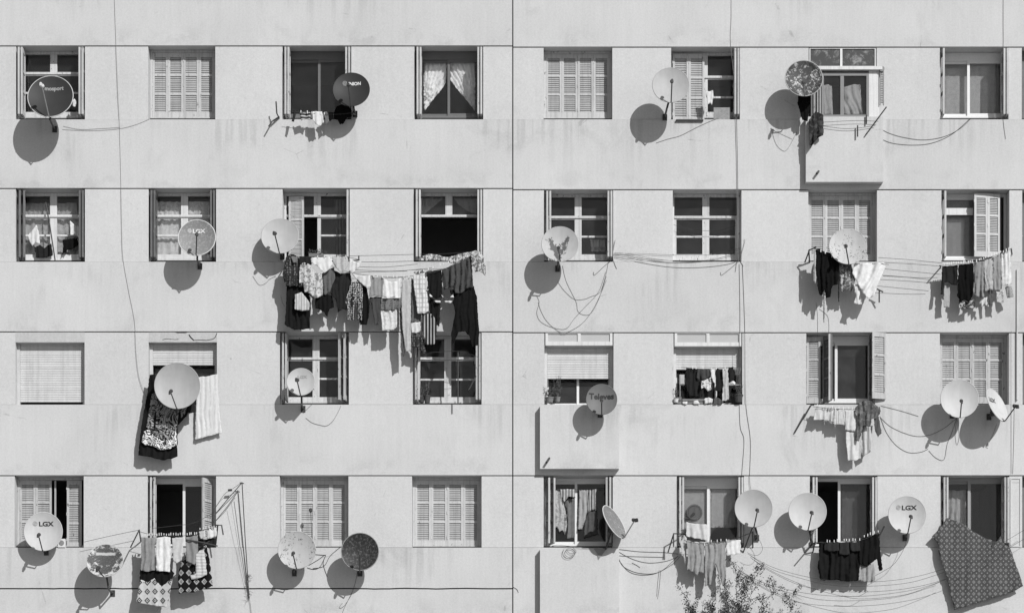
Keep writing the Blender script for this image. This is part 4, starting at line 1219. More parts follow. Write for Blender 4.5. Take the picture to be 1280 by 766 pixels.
# curtains behind glass
g9 = 'curtains behind glass'
A('towel', 'pale sheet added for a reflection inside the casement with the patched dish', [(738, 299), (757, 300), (756, 315), (739, 314)], cloth(.5, 'check', .3, sx=.12, sz=.3), -.44, .5, 9, g=g9)  # pale sheet added for the cloth reflected in the pane
A('curtain', 'sheer white curtain tied back towards the shutter side of its window', [(529.5, 74), (558, 74), (557.5, 103), (551, 113), (543, 122), (531, 139), (529.5, 130)], cloth(.80), -.43, 1.5, 6, g=g9, tie=(527, 146))
A('curtain', 'sheer white curtain tied back towards the bare pier side of its window', [(562.5, 74), (593.5, 74), (594, 140), (585, 128), (575, 116), (563, 101)], cloth(.80), -.43, 1.5, 6, g=g9, tie=(598, 148))
A('curtain', 'pale grey curtain filling the first pane of the glazed bay', [(1028, 107), (1036, 106), (1040, 108), (1041, 143.5), (1028, 143.5)], cloth(.36), -.03, 1.0, 8, g=g9)
A('curtain', 'pale grey curtain drawn aside in the second pane of the glazed bay', [(1055, 109), (1066, 106), (1075, 106), (1077, 125), (1079, 143.5), (1054, 143.5)], cloth(.36), -.03, 1.2, 10, g=g9, skew=-.3)
A('curtain', 'plain net curtain covering the white sliding window of the top row', [(1179, 74), (1250, 74), (1250, 148), (1179, 148)], cloth(.34), -.50, .35, 12, g=g9, step=3)
A('curtain', 'net curtain with scalloped upper edge behind the leaning pole', [(29, 262), (45, 264), (70, 262), (98, 263), (99, 326), (29, 326)], cloth(.44, 'floral', .36, .6), -.43, 1.2, 10, g=g9, step=2.6)
A('curtain', 'net curtain with scalloped upper edge beside the LGX dish', [(196, 266), (218, 265), (240, 267), (262, 265), (262, 326), (196, 326)], cloth(.62, 'floral', .54, .6), -.43, 1.4, 10, g=g9, step=2.6)
A('valance', 'short net valance over the scalloped curtain by the leaning pole', [(31, 254), (96, 254), (97, 270), (70, 268), (50, 270), (31, 269)], cloth(.34, 'stripes', .30, sx=.09), -.405, .8, 6, g=g9, cat='curtain')
A('valance', 'short net valance over the scalloped curtain beside the LGX dish', [(196, 252), (262, 252), (262, 270), (240, 268), (220, 271), (196, 268)], cloth(.62, 'floral', .45, .9), -.405, .8, 6, g=g9, cat='curtain')
A('curtain', 'pale roller blind behind the window with a white blind box', [(1182, 250), (1217, 250), (1217, 328), (1182, 328)], cloth(.24), -.42, .25, 14, g=g9, step=3)
A('curtain', 'plain blind covering the first pane of the reflecting window', [(854, 606), (886, 606), (886, 661), (854, 661)], cloth(.31), -.36, .2, 14, g=g9, step=3)
A('curtain', 'plain blind covering the second pane of the reflecting window', [(888, 606), (921, 606), (921, 659), (888, 659)], cloth(.31), -.36, .2, 14, g=g9, step=3)
A('curtain', 'pale gathered curtain behind the patterned bedspread', [(1182, 612), (1195, 613), (1207, 612), (1208, 684), (1182, 684)], cloth(.34), -.48, 1.5, 6, g=g9)
A('curtain', 'dark net curtain in the second pane of the black laundry window', [(1052, 604), (1083, 604), (1083, 680), (1052, 680)], cloth(.13), -.46, .8, 7, g=g9, step=2.6)
A('curtain', 'white curtain corner in the upper pane over the raised sash, shutter side', [(527, 247), (555, 247), (545, 256), (530, 268), (527, 268)], cloth(.34), -.5, 1.2, 7, g=g9)
A('curtain', 'white curtain corner in the upper pane over the raised sash, bedcover side', [(567, 247), (596, 247), (596, 268), (585, 264), (573, 256)], cloth(.34), -.5, 1.2, 7, g=g9)
A('curtain', 'striped dark curtain behind the open casement with the long line', [(418, 250), (432, 250), (432, 322), (420, 322)], cloth(.16, 'stripes', .07, sx=.06), -.5, .8, 5, g=g9)

# ------------------------------------------------------------------ washing lines, brackets, cables
def pts(h, *ps): return [at(p[0], p[1], p[2] if len(p) > 2 else h) for p in ps]

def washing_line(label, lines, brackets, pegs=(), group='washing lines', lm=None, r=.0045):
    p0 = brackets[0][0] if brackets else lines[0][0]
    root = thing('washing_line', label, 'washing line', p0, group)
    for l in lines:
        MB().tube(l, r, 5, smooth=6 if len(l) > 2 else 0).build('line', lm or M_CABLE, root)
    for b in brackets:
        MB().tube(b, .014, 6).build('bracket', M_METD, root)
    if pegs:
        m = MB()
        for (p, s) in pegs:
            m.obox(p + Vector((0, 0, .01)), Vector((1, 0, 0)), Vector((0, 0, 1)), Vector((0, 1, 0)), .007, .022 * s, .010)
        m.build('clothes_pegs', M_ALUW, root, tags=STUFF)
    return root

def pegrow(a, b, n, h, jitter=2, sag=0):
    out = []
    for i in range(n):
        t = (i + random.uniform(.2, .8)) / n
        out.append((at(a[0] + (b[0] - a[0]) * t, a[1] + (b[1] - a[1]) * t + 4 * sag * t * (1 - t) + random.uniform(-.6, .6), h), random.uniform(.8, 1.3)))
    return out

washing_line('long pulley lines joining the open casement and the raised sash window',
             [pts(.40, (360, 322), (400, 328), (440, 341), (480, 346), (515, 345), (553, 337), (588, 320)),
              pts(.44, (362, 320), (389, 321), (415, 321.5), (437, 322), (450, 325)),
              pts(.30, (437, 320), (480, 319), (520, 318)), pts(.30, (437, 327), (475, 327.5), (518, 326)),
              pts(.32, (440, 333), (480, 334), (522, 330)), pts(.32, (440, 337), (490, 339), (540, 335)),
              pts(.28, (525, 318), (560, 317), (588, 315))],
             [pts(.0, (360, 326), (360, 321, .40)), pts(.0, (597, 326), (589, 319, .42)), pts(.0, (440, 326), (448.5, 325, .42), (448.5, 320, .42))],
             pegrow((463, 346), (513, 346), 8, .42) + pegrow((516, 343), (588, 320), 12, .42) + pegrow((390, 321), (436, 322), 5, .46))
washing_line('short line with hooked brackets under the dark sliding window',
             [pts(.27, (361, 139), (380, 141), (405, 143), (425, 143), (442, 141))],
             [pts(0, (349, 148), (346, 142, .22), (345, 127, .24)), pts(0, (349, 146), (340, 152, .1), (336, 158, .18)), pts(0, (445, 144), (441, 142, .26))], pegrow((374, 140), (410, 143), 5, .28))
washing_line('two bracket line with rows of pegs over the patterned rugs',
             [pts(.40, (174, 664), (195, 669), (225, 670), (250, 664), (272, 656)), pts(.36, (190, 660), (225, 656), (243, 653), (268, 640)), pts(.2, (105, 677), (140, 669), (174, 662))],
             [pts(0, (176, 676), (174, 662, .42), (163, 684, .40)), pts(0, (270, 678), (272, 657, .42)), pts(.42, (270, 656), (277, 656, .46), (279, 668, .46)), pts(.35, (227, 700), (247, 685), (262, 676)), pts(.42, (232, 674), (250, 677), (272, 682))],
             pegrow((177, 669), (247, 667), 24, .42) + pegrow((248, 662), (270, 658), 6, .42))
washing_line('iron bracket and line carrying black trousers and white sheet',
             [pts(.40, (1018, 311), (1040, 320), (1066, 329), (1098, 329), (1111, 331)), pts(.30, (1098, 322), (1140, 325), (1178, 329)), pts(.30, (1098, 328), (1140, 330), (1178, 333)), pts(.3, (1104, 336), (1145, 340), (1176, 343)), pts(.3, (1104, 345), (1145, 347), (1172, 347))],
             [pts(0, (1012, 328), (1011, 313, .30), (1020, 309, .42)), pts(.05, (1006, 328), (1012, 312, .28)), pts(.1, (1099, 378), (1099, 362, .2)), pts(.2, (1096, 361), (1104, 365, .2))], pegrow((1022, 313), (1060, 328), 6, .42))
washing_line('line full of pegs under the half shuttered window',
             [pts(.31, (1174, 332), (1197, 330), (1217, 328), (1242, 320), (1263, 311)), pts(.24, (1174, 336), (1200, 334), (1225, 331))],
             [pts(0, (1176, 334), (1175, 332, .32)), pts(0, (1265, 318), (1264, 311, .32))], pegrow((1179, 331), (1217, 327), 13, .33) + pegrow((1219, 327), (1262, 312), 14, .33))
washing_line('slanting pole and line below the outward open shutter',
             [pts(.25, (1016, 508), (1045, 511), (1075, 511), (1098, 509))],
             [pts(.0, (1014, 506), (1017, 506, .26)), pts(0, (1100, 514), (1099, 509, .26))], pegrow((1020, 507), (1070, 512), 8, .27))
washing_line('sagging line on iron brackets at the reflecting window',
             [pts(.28, (858, 671), (875, 676), (895, 677), (918, 673), (941, 664)), pts(.31, (858, 673), (880, 678), (905, 676), (940, 666))],
             [pts(0, (858, 667), (842, 666.5, .26), (842, 683, .26)), pts(.26, (842, 667), (835, 690, .14)), pts(0, (941, 684), (941, 664, .30)), pts(0, (929, 690), (937, 668, .3), (944, 650, .34))], pegrow((880, 677), (910, 675), 5, .31))
washing_line('line with a pole at the black laundry window',
             [pts(.26, (1018, 677), (1040, 678), (1075, 675), (1100, 664))],
             [pts(0, (1016, 690), (1019, 676, .26)), pts(.24, (1098, 672), (1105.5, 657, .32)), pts(0, (1012, 684), (1006, 690, .28))], pegrow((1032, 677), (1076, 674), 11, .29) + pegrow((1077, 671), (1099, 664), 5, .28))
washing_line('line strung across the lower roller shutter window', [pts(.0, (851, 459, -.05), (880, 461), (918, 459, -.05))], [], pegrow((860, 460), (910, 461), 6, .03))
washing_line('indoor line behind the window over the lower bay', [pts(-.25, (688, 611), (720, 611.5), (755, 610))], [])
washing_line('airing rod and line across the lower old window', [pts(.2, (533, 441), (573, 439), (597, 446)), pts(.2, (533, 447), (560, 450), (590, 447))], [pts(.2, (572.5, 504), (572.5, 440)), pts(.2, (593.5, 455), (593.5, 446)), pts(.15, (586, 487), (595, 470))])
washing_line('leaning pole inside the curtained window with dark shutters', [], [pts(-.1, (57, 253, -.25), (62, 280, -.12), (69, 326, 0.0))])
washing_line('slanting pole lying against the wall beside folded pale shirts', [], [pts(.05, (1013, 507, .16), (993, 541, .02))])
washing_line('rod and wires hooked across the apron of the glazed bay', [pts(.2, (1030, 158), (1055, 161), (1075, 160), (1094, 157)), pts(.22, (1030, 153), (1070, 151), (1098, 152))], [pts(.2, (1082, 169), (1108, 134)), pts(.22, (1072, 157), (1072, 171)), pts(.2, (1083, 144), (1083, 155))])

def cable(label, runs, h=.03, r=.005, mat=None, group='cables on the facade', sm=6):
    m = MB()
    for q in runs: m.tube(pts(min(h, .008) if 0 <= h < .08 else h, *q), r * .62, 5, smooth=sm)
    return m.build('cable', mat or M_CABLE, tags=T(label, 'cable', group))

cable('long thin cable wandering down the wall from the roof to the ornate carpet', [[(142.5, -40), (143, 0), (145, 57), (147.5, 120), (149, 150), (151, 225), (152, 275), (153.5, 320), (160, 360), (168, 402), (170, 440), (174, 472), (183, 497)]], .02, .006, mat=M_METM)
cable('pair of thin cables dropping down the wall beside the roof end', [[(913.5, -40), (914, 20), (913, 50), (917, 100), (920, 180), (921, 236), (922, 300), (923, 327)], [(917.5, 60), (920, 120), (922, 200), (923, 300)]], .025, .006, mat=M_METM)
cable('pair of slack cables falling past the small transom roller window', [[(924, 330), (925, 400), (924, 470), (925, 530), (930, 551), (927, 600), (926, 680)], [(928, 330), (931, 412), (932, 500), (938, 550), (937, 600), (940, 615)]], .03, .006)
cable('thin cable down the wall above the white sliding window', [[(1254, -40), (1254, 30), (1254, 58), (1252, 110), (1254, 150), (1257, 174)]], .02, .005)
cable('two thin wires from the dark rimmed dish to the closed shutters', [[(78, 162), (95, 163), (120, 163.5), (150, 161), (170, 156), (187, 149)], [(79, 158), (100, 162), (125, 161), (150, 159.5)]], .05, .004)
cable('single wire curving up from the stemmed dish to the small white shirt window', [[(820, 179), (835, 174), (850, 170), (868, 161), (885, 153), (898, 148)]], .04, .005)
cable('slack wires from the glazed bay to the white sliding window', [[(1094, 157), (1110, 166), (1130, 172), (1155, 175), (1180, 171), (1200, 161), (1214, 148)], [(1100, 173), (1115, 179), (1140, 181.5), (1165, 179), (1190, 168), (1213, 148)]], .06, .006)
cable('bundle of wires running between two casement windows of the second row', [[(767, 318), (785, 320), (810, 326), (850, 328.5), (890, 325), (928, 314)], [(768, 316), (790, 318), (820, 324), (860, 327), (900, 324), (927, 316)], [(768, 321), (800, 328), (840, 334), (880, 334), (915, 329), (927, 320)], [(767, 317), (800, 317), (850, 319), (900, 318), (926, 312)], [(768, 320), (800, 323), (850, 326.5), (900, 326.5)]], .05, .005)
cable('loops of cable drooping below the branching patched dish', [[(761, 324), (757, 345), (750, 365), (738, 371), (730, 374), (718, 374), (706, 364), (697, 352)], [(758, 345), (748, 375), (738, 392), (728, 393), (722, 388), (720, 377), (708, 352), (703, 332)], [(757, 340), (748, 365), (730, 385), (718, 398), (707, 411), (690, 409), (676, 402), (671, 391), (674, 378), (671, 370)], [(758, 350), (745, 380), (730, 402), (712, 414), (700, 415), (684, 402), (676, 388), (673, 378)]], .03, .0045)
cable('dangling antenna wires at the sill corner of the patched dish window', [[(765, 320), (769, 300)], [(765, 325), (755, 333), (743, 344), (742, 340)], [(766, 323), (769, 332), (771, 336)]], .06, .006, sm=3)
cable('dangling antenna wires at the sill corner of the bare casement', [[(926, 320), (931, 302), (930, 299)], [(924, 326), (915, 334), (902, 344), (901, 340)], [(921, 326), (919, 340)], [(925, 326), (929, 333)]], .06, .006, sm=3)
cable('dark wire strung across the panes of the bare casement', [[(842, 281), (860, 286), (880, 288.5), (900, 288), (920, 282)], [(887, 319), (910, 314), (927, 310)]], -.22, .006)
cable('wires hanging from the outward open shutter to the white dish pair', [[(1101, 507), (1125, 513), (1148, 520)], [(1100, 520), (1108, 540), (1120, 556), (1135, 565), (1150, 565), (1160, 561)], [(1101, 522), (1115, 534), (1140, 544), (1160, 544), (1180, 535), (1197, 521)], [(1161, 563), (1170, 572), (1180, 574), (1184, 555), (1190, 540), (1196, 522)]], .05, .0055)
cable('thin loops of wire below the white dish pair', [[(1197, 520), (1194, 540), (1196, 556), (1199, 545), (1197, 525)], [(1246, 530), (1238, 550), (1232, 557), (1235, 560)]], .05, .004)
cable('bundle of wires with connectors between the lower bay and the grey laundry', [[(773, 686), (800, 689), (830, 690), (848, 692)], [(773, 689), (790, 698), (810, 703), (832, 701), (848, 695)], [(773, 696), (780, 708), (800, 716), (825, 714), (848, 694)], [(774, 700), (785, 713), (800, 718), (820, 716), (840, 705), (850, 695)], [(774, 694), (790, 695), (830, 696)], [(790, 703), (796, 706), (800, 709)]], .05, .006)
cable('coil of spare cable under the window over the lower bay', [[(705, 686), (703, 692), (707, 697), (714, 697), (719, 691), (716, 686), (709, 686), (706, 692), (711, 696), (717, 693)], [(708, 686), (712, 691), (720, 690), (716, 684), (706, 683), (690, 682), (700, 681), (730, 684), (757, 684)]], .19, .006)
cable('long sagging bundle of wires passing under the black laundry to the bedspread', [[(935, 692), (960, 706), (990, 716), (1030, 724), (1080, 727), (1130, 723), (1175, 712, .34), (1220, 694, .34), (1253, 678, .34), (1290, 656, .3)], [(938, 694), (965, 711), (1000, 722), (1040, 731), (1090, 732), (1140, 727), (1185, 713)], [(938, 696), (960, 712), (1000, 731), (1040, 738), (1090, 739), (1140, 734), (1182, 723, .32), (1230, 703, .32), (1262, 684, .32), (1295, 664, .3)], [(940, 698), (970, 716), (1010, 733), (1050, 744), (1080, 748), (1130, 743), (1165, 731), (1185, 722)]], .30, .006)
cable('thin cable from the lettered white dish curling under the black laundry', [[(1134, 668), (1130, 685), (1118, 704), (1105, 713), (1094, 719)], [(1085, 738), (1075, 744), (1066, 745), (1052, 744)]], .2, .006)
cable('dark hooked wire between the speckled and the blackish dish', [[(384, 709), (392, 711), (400, 708), (406, 696)], [(386, 706), (398, 699), (407, 693), (404, 704), (409, 720)], [(391, 710), (405, 707), (413, 694), (426, 683)], [(393, 692.5), (407, 693.5)]], .06, .008, sm=4)
cable('thin wire trailing below the blackish dish', [[(447, 714), (442, 735), (434, 752), (428, 766), (424, 790)], [(440, 742), (430, 757), (424, 759), (428, 753)]], .05, .005)
cable('rough wire below the smallest pale dish and its old shutters', [[(382, 522), (390, 528), (400, 531), (408, 532), (416, 526), (423, 514), (426, 507)], [(379, 516), (387, 508), (390, 505)]], .04, .005)
cable('curled wire under the plain dish of the long laundry line', [[(316, 345), (324, 356), (332, 354), (337, 349), (345, 345)], [(351, 370), (353, 378), (356, 383)]], .02, .004)
cable('wire loops trailing below the black ragged trousers', [[(1020, 378), (1022, 395), (1022, 420)], [(1024, 386), (1033, 393), (1036, 402), (1036, 425)]], .03, .004)
cable('thin wires down the pier beside the outermost window', [[(1264, 414), (1264, 500), (1264, 592)], [(1268, 505), (1267, 560), (1266, 592)]], .015, .005, mat=M_METM)
cable('hanging wire beside the pale dish and the sagging line', [[(944, 670), (950, 676), (953, 686), (948, 693), (940, 693), (934, 690)]], .2, .006)
cable('thin wires hanging on the wall under the connector bundle', [[(824, 712), (822, 730), (821, 745)], [(826, 712), (824, 735), (822, 748)]], .02, .004)
cable('loose wire end on the pier near the vertical joint', [[(641, 733), (646, 736), (648, 740)]], .02, .006, sm=3)
cable('thin wires behind the mottled dish on the bare wall', [[(964, 160), (970, 180), (980, 189), (986, 184), (992, 173), (996, 165)], [(963, 161), (975, 167), (990, 174)]], .02, .004)

# conduits on the right-hand end of the facade
MB().box(X(1270.5), X(1272), -.03, REC - .001, Z(500), Z(337)).build('conduit', M_WALL, tags=T('narrow vertical conduit on the wall beside the half shuttered window', 'conduit'))
f = MB().frame(X(1263), X(1276), .004, REC - .001, Z(683), Z(597), .018)
f.build('access_panel', M_PIER, tags=T('narrow framed panel on the pier beside the bedspread window', 'panel'))

# drying frame: slanted arms with thin rods hanging close to the wall
root = thing('drying_frame', 'drying frame of slanted arms with long hanging rods beside the rug line', 'drying frame', at(270, 645, 0))
MB().tube(pts(0, (270, 641), (285, 623, .09), (302.5, 603, .15)), .008, 6).build('arm', M_METD, root)
MB().tube(pts(0, (268, 636), (280, 618, .08), (290, 611, .12), (302, 603, .15)), .004, 5, smooth=4).build('arm', M_METD, root)
MB().tube(pts(0, (270, 650), (284, 633, .08), (298, 613, .12)), .006, 6).build('arm', M_METD, root)
for (a, b, rr_) in (((302.5, 602), (311.5, 748), .0095), ((298, 616), (310.5, 742), .006), ((289, 627), (308, 740), .0028)):
    MB().tube([at(a[0], a[1], .15), at((a[0] + b[0]) / 2 - .4, (a[1] + b[1]) / 2, .09), at(b[0], b[1], .03)], rr_, 5).build('rod', M_METD, root)
MB().tube(pts(.03, (311, 745), (313, 755), (315, 775), (317, 800)), .004, 5).build('rod', M_METD, root)
MB().tube([at(299.5, 603, .15), at(305, 604, .15)], .010, 5).build('crosspiece', M_METD, root)
MB().tube([at(285, 612.5, .12), at(290, 612, .12)], .024, 6).build('pulley', M_METD, root)
m = MB()
for i in range(46):
    a = at(310 + random.gauss(0, 1.2), random.uniform(716, 750), .05)
    d = Vector((random.gauss(0, 1), random.gauss(0, .5), random.gauss(.3, .6))).normalized()
    m.tube([a, a + d * random.uniform(.03, .09)], .003, 3)
m.build('twig_tuft', M_BARK, tags=T('dry twig tuft caught on the hanging rods', 'twigs'))

# thin grey sheet put in for the edge-on dish's shadow on the lower bay
MB().add([at(742, 685, .17), at(758, 686, .17), at(748, 699, .17), at(747, 692, .17)] + [at(742, 685, .176), at(758, 686, .176), at(748, 699, .176), at(747, 692, .176)],
         [(0, 1, 2, 3), (7, 6, 5, 4), (0, 4, 5, 1), (1, 5, 6, 2), (2, 6, 7, 3), (3, 7, 4, 0)]).build('dish_shadow_sheet', M_METM, tags=T('thin grey sheet shaped as the dish shadow below the window over the lower bay', 'shadow'))

# ------------------------------------------------------------------ things on sills
def pot_plant(label, cx, cy, h, w, hgt, n, potw, poth, mat=None, seed=1):
    rnd = random.Random(seed)
    b = at(cx, cy, h)
    root = thing('potted_plant', label, 'plant', b, 'potted plants on window sills')
    MB().lathe(b, Vector((0, 0, 1)), [(0, potw * .38), (poth * .85, potw * .5), (poth * .85, potw * .56), (poth, potw * .56)], 12).build('pot', mat or M_TERRA, root)
    st, lf = MB(), MB()
    for i in range(n):
        a = rnd.uniform(0, 6.28); sp = rnd.uniform(.2, 1)
        tip = b + Vector((math.cos(a) * w / 2 * sp, math.sin(a) * .07 * sp, poth + hgt * rnd.uniform(.5, 1)))
        base = b + Vector((0, 0, poth))
        mid = (base + tip) / 2 + Vector((math.cos(a) * w * .1, 0, .02))
        st.tube([base, mid, tip], .003, 3)
        for k in range(7):
            t = rnd.uniform(.25, 1)
            p = base.lerp(tip, t) + Vector((rnd.gauss(0, .012), rnd.gauss(0, .012), rnd.gauss(0, .012)))
            d = Vector((rnd.gauss(0, 1), rnd.gauss(0, .7), rnd.gauss(.2, .7))).normalized() * rnd.uniform(.02, .045)
            s = d.orthogonal().normalized() * d.length * .3
            lf.add([p, p + d * .5 + s, p + d, p + d * .5 - s], [(0, 1, 2, 3)])
    st.build('stem', M_BARK, root)
    lf.build('foliage', M_LEAF, root, tags=STUFF)
pot_plant('leafy plant in a pot on the sill of the lettered dish bay', 687, 503, -.02, .34, .28, 16, .16, .10, seed=3)
pot_plant('taller plant standing by the window frame over the lettered dish bay', 697, 502, -.12, .18, .42, 12, .11, .09, seed=4)
pot_plant('leafy plant in dark pot beside the planks of the roller shutter window', 923, 503, .02, .24, .22, 14, .17, .15, M_METD, seed=5)
pot_plant('small pale plant at the shaded jamb of the roller shutter window', 845, 503, .0, .14, .24, 9, .10, .07, M_ALUW, seed=6)
pot_plant('spiky dark plant in the corner of the lower old window', 527, 503, -.05, .16, .26, 10, .12, .10, M_METD, seed=7)
pot_plant('thin tall plant in black pot in the lower old window', 534, 503.5, -.03, .10, .30, 9, .13, .14, M_METD, seed=8)

def crate(label, x0, x1, y0, y1, h, dep=.2, mat=None):
    a, b = at(x0, y1, h), at(x1, y0, h)
    root = thing('crate', label, 'crate', a, 'clutter on the sill of the roller shutter window')
    zs = b.z - a.z
    for k in range(2):
        z0 = a.z + k * zs * .55
        MB().box(a.x, b.x, -h, -h + .012, z0, z0 + zs * .42).build('board', mat or M_WOOD, root)
    MB().box(a.x, a.x + .012, -h + .013, -h + dep, a.z, b.z).build('side', mat or M_WOOD, root)
    MB().box(b.x - .012, b.x, -h + .013, -h + dep, a.z, b.z).build('side', mat or M_WOOD, root)
    MB().box(a.x + .013, b.x - .013, -h + .013, -h + dep, a.z, a.z + .01).build('bottom', mat or M_WOOD, root)
crate('dark wooden crate at the shaded jamb of the roller shutter window', 843, 852, 496, 505, .0)
crate('long low wooden crate holding white bundles on the roller shutter sill', 853, 890, 498, 505, -.02)
g14 = 'clutter on the sill of the roller shutter window'
A('bundle', 'white cloth bundle lying at the near edge of the roller shutter sill', [(853, 502), (859, 501.5), (859, 505), (853, 505)], cloth(.62), .03, .5, 6, g=g14)
A('bundle', 'white cloth bundle spilling from the low wooden crate', [(867, 501), (872, 500), (875, 505), (867, 505)], cloth(.6), .03, .6, 5, g=g14)
A('bundle', 'large crumpled white bundle behind the long pale towel', [(880, 498.5), (886, 496.5), (891, 498.5), (890, 504), (880, 505)], cloth(.6), .03, .9, 5, g=g14)
A('bundle', 'dark crumpled bundle beneath the long pale towel', [(892, 498), (898, 497), (904, 502), (902, 505.5), (892, 505)], cloth(.08), .03, .9, 5, g=g14)
a, b = at(849.5, 480.5, -.08), at(856, 468, -.08)
root = thing('cabinet', 'small pale cabinet standing behind the black trousers on the roller shutter sill', 'cabinet', a, g14)
MB().box(a.x, b.x, .08, .2, a.z, b.z).build('body', paint(.4, .6), root)
MB().box(a.x + .012, b.x - .012, .07, .0795, a.z + .012, b.z - .012).build('door', paint(.42, .6), root)
MB().tube(pts(-.1, (850, 504), (850, 481)), .012, 6).build('leg', M_METM, root)
a, b = at(909, 481.5, .01), at(926, 480.5, .01)
MB().box(a.x, b.x, -.01, .22, a.z, b.z + .006).build('shelf_board', M_METM, tags=T('thin shelf board under the white dishes at the roller shutter window', 'shelf'))
root = thing('dish_rack', 'heap of white plates on the thin shelf board', 'plates', at(913, 480, -.05), g14)
for i in range(4):
    c_ = at(911 + i * 2, 478.6, -.05)
    MB().lathe(c_, Vector((.5, -.6, .5)), [(0, .02), (.008, .05), (.012, .05)], 12).build('plate', M_ALUW, root)
root = thing('hanging_basket', 'small wire basket hung on the jamb of the roller shutter window', 'basket', at(922, 466, 0), g14)
b = at(922, 468, -.03)
for k in range(4):
    zz = b.z + k * .04
    MB().tube([Vector((b.x + (.04 + .01 * k) * math.cos(a_), b.y + .04 * math.sin(a_), zz)) for a_ in [i * math.pi / 6 for i in range(13)]], .005, 4).build('hoop', M_METM, root)
for i in range(8):
    a_ = i * math.pi / 4
    MB().tube([Vector((b.x + .04 * math.cos(a_), b.y + .04 * math.sin(a_), b.z)), Vector((b.x + .07 * math.cos(a_), b.y + .04 * math.sin(a_), b.z + .12))], .004, 4).build('wire', M_METM, root)
a, b = at(916, 503.5, .0), at(927, 496, .0)
MB().lathe(Vector(((a.x + b.x) / 2 - .03, .10, a.z)), Vector((0, 0, 1)), [(0, .07), (.13, .09), (.13, .10), (.15, .10)], 14).build('bucket', M_BLACK, tags=T('black bucket behind the dark potted plant on the sill', 'bucket', g14))

root = thing('flower_box', 'dark window box of plants under the open casement of the long line', 'flower box', at(393, 320, .12))
a, b = at(386, 320.5, .12), at(404, 316.5, .12)
MB().box(a.x, b.x, -.12, .02, a.z, b.z).build('trough', M_WOOD, root)
m = MB(); rnd = random.Random(5)
for i in range(90):
    p = at(rnd.uniform(386, 408), rnd.uniform(312.5, 317.5), rnd.uniform(0, .12))
    d = Vector((rnd.gauss(0, 1), rnd.gauss(0, .6), rnd.gauss(.3, .6))).normalized() * .04
    s = d.orthogonal().normalized() * .01
    m.add([p, p + d * .5 + s, p + d, p + d * .5 - s], [(0, 1, 2, 3)])
m.build('foliage', M_LEAF, root, tags=STUFF)
# small gauge beside the bottom-row LGX dish
c_ = at(77, 680, .02)
root = thing('vent_fan', 'small white ventilator box with round dial beside the half open shutters', 'ventilator', c_)
MB().box(c_.x - .07, c_.x + .07, c_.y, c_.y + .10, c_.z - .055, c_.z + .11).build('housing', M_ALUW, root)
MB().lathe(Vector((c_.x, c_.y - .001, c_.z + .03)), Vector((0, -1, 0)), [(0, .05), (.008, .05), (.008, .03)], 14).build('dial', M_METM, root)
# white scraps beside the pale rimmed dish
c_ = at(93, 130, .02)
A('cloth', 'crumpled white cloth beside the pale rimmed dark dish', [(90, 127), (93, 123.5), (95.5, 128), (94, 134), (91, 133)], cloth(.6), -.05, .9, 4, g=None)

root = thing('shutter_rod', 'slender rod with dark knob standing before the closed shutters of the dish pair', 'rod', at(390, 674, .0))
MB().tube([at(390, 678, .04), at(389, 655, .05), at(388.3, 637, .06)], .006, 5).build('stick', M_METD, root)
MB().lathe(at(388.3, 637.5, .06), Vector((0, 0, 1)), [(-.04, .012), (-.02, .032), (.02, .034), (.045, .014)], 10).build('knob', M_METD, root)
root = thing('reflection_disc', 'dark disc added as a dish reflection behind the first pane of the reflecting window', 'reflection', at(867, 666, -.325))  # dark disc and stub built as a dish's reflection in the pane
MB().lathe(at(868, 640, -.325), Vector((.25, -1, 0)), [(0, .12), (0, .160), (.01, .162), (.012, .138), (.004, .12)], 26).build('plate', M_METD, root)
MB().tube([at(868, 641, -.312), at(862, 647, -.32), at(855, 649, -.32)], .03, 6).build('reflection_stub', M_METD, root)

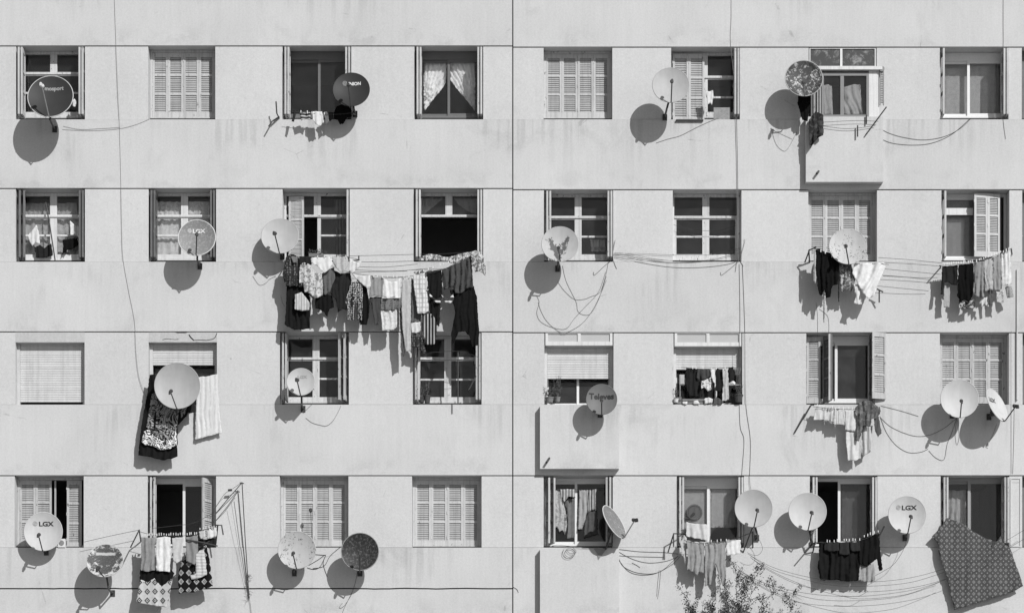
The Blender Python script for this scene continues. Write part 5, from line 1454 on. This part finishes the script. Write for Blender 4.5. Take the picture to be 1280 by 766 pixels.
# ------------------------------------------------------------------ young tree in front of the wall
rnd = random.Random(21)
tb = at(912, 1130, 1.0); tb.z = 0
tree = thing('young_tree', 'sparse young tree whose leafy tips rise before the wall under grey laundry', 'tree', tb)
trunk = MB()
t1 = at(914, 885, 1.0)
trunk.tube([tb, tb + Vector((.03, .02, 1.5)), (tb + t1) / 2 + Vector((-.05, 0, .4)), t1], .06, 8, smooth=4, taper=.02)
trunk.build('trunk', M_BARK, tree, smooth=True)
br, lf = MB(), MB()
NL = [0]
def twig(p0, d, L, r, lev):
    n = max(4, int(L / .10))
    ps = [p0.copy()]
    dd = d.normalized()
    p = p0.copy()
    for i in range(n):
        dd = (dd + Vector((rnd.gauss(0, .10), rnd.gauss(0, .10), rnd.gauss(.05, .08)))).normalized()
        p = p + dd * (L / n)
        ps.append(p.copy())
    br.tube(ps, r, 4, taper=.0022)
    for i in range(1, len(ps)):
        t = i / (len(ps) - 1)
        if lev > 0 and t > .15 and rnd.random() < (.85 if lev > 1 else .62):
            a = rnd.uniform(0, 6.28)
            side = Vector((math.cos(a), math.sin(a) * .6, rnd.uniform(-.05, .65)))
            twig(ps[i], (dd * .55 + side * .7), (L if lev < 2 else min(L, 1.9)) * rnd.uniform(.20, .40) * (1.15 - .75 * t), r * .5, lev - 1)
        nl = 6 if lev < 2 else 4
        for _ in range(nl):
            q = ps[i] + Vector((rnd.gauss(0, .026), rnd.gauss(0, .025), rnd.gauss(0, .035)))
            d_ = Vector((rnd.gauss(0, .8), rnd.gauss(-.2, .7), rnd.gauss(.35, .6))).normalized() * rnd.uniform(.020, .042)
            s_ = d_.cross(Vector((rnd.gauss(0, 1), rnd.gauss(0, 1), rnd.gauss(0, 1)))).normalized() * d_.length * .30
            lf.add([q, q + d_ * .45 + s_, q + d_, q + d_ * .45 - s_], [(0, 1, 2, 3)])
            NL[0] += 1
for (bx, by, tx, ty, h, r_) in ((918, 900, 931, 696, 1.0, .014), (920, 900, 946, 722, .95, .010), (914, 900, 908, 742, 1.05, .010), (922, 900, 962, 748, 1.0, .009), (905, 890, 868, 738, 1.0, .009), (903, 890, 852, 762, 1.0, .008), (908, 890, 886, 764, .95, .008), (918, 880, 926, 724, 1.08, .010), (918, 880, 936, 736, .92, .010), (924, 880, 952, 744, 1.05, .009), (921, 880, 931, 714, 1.05, .009)):
    s0, tip = at(bx, by, h), at(tx, ty, h)
    v = tip - s0
    twig(s0, v, v.length, r_, 2)
br.build('branches', M_BARK, tree, tags=STUFF)
lf.build('crown', M_LEAF, tree, tags=STUFF)
print('leaves', NL[0], 'objects', len(bpy.data.objects))
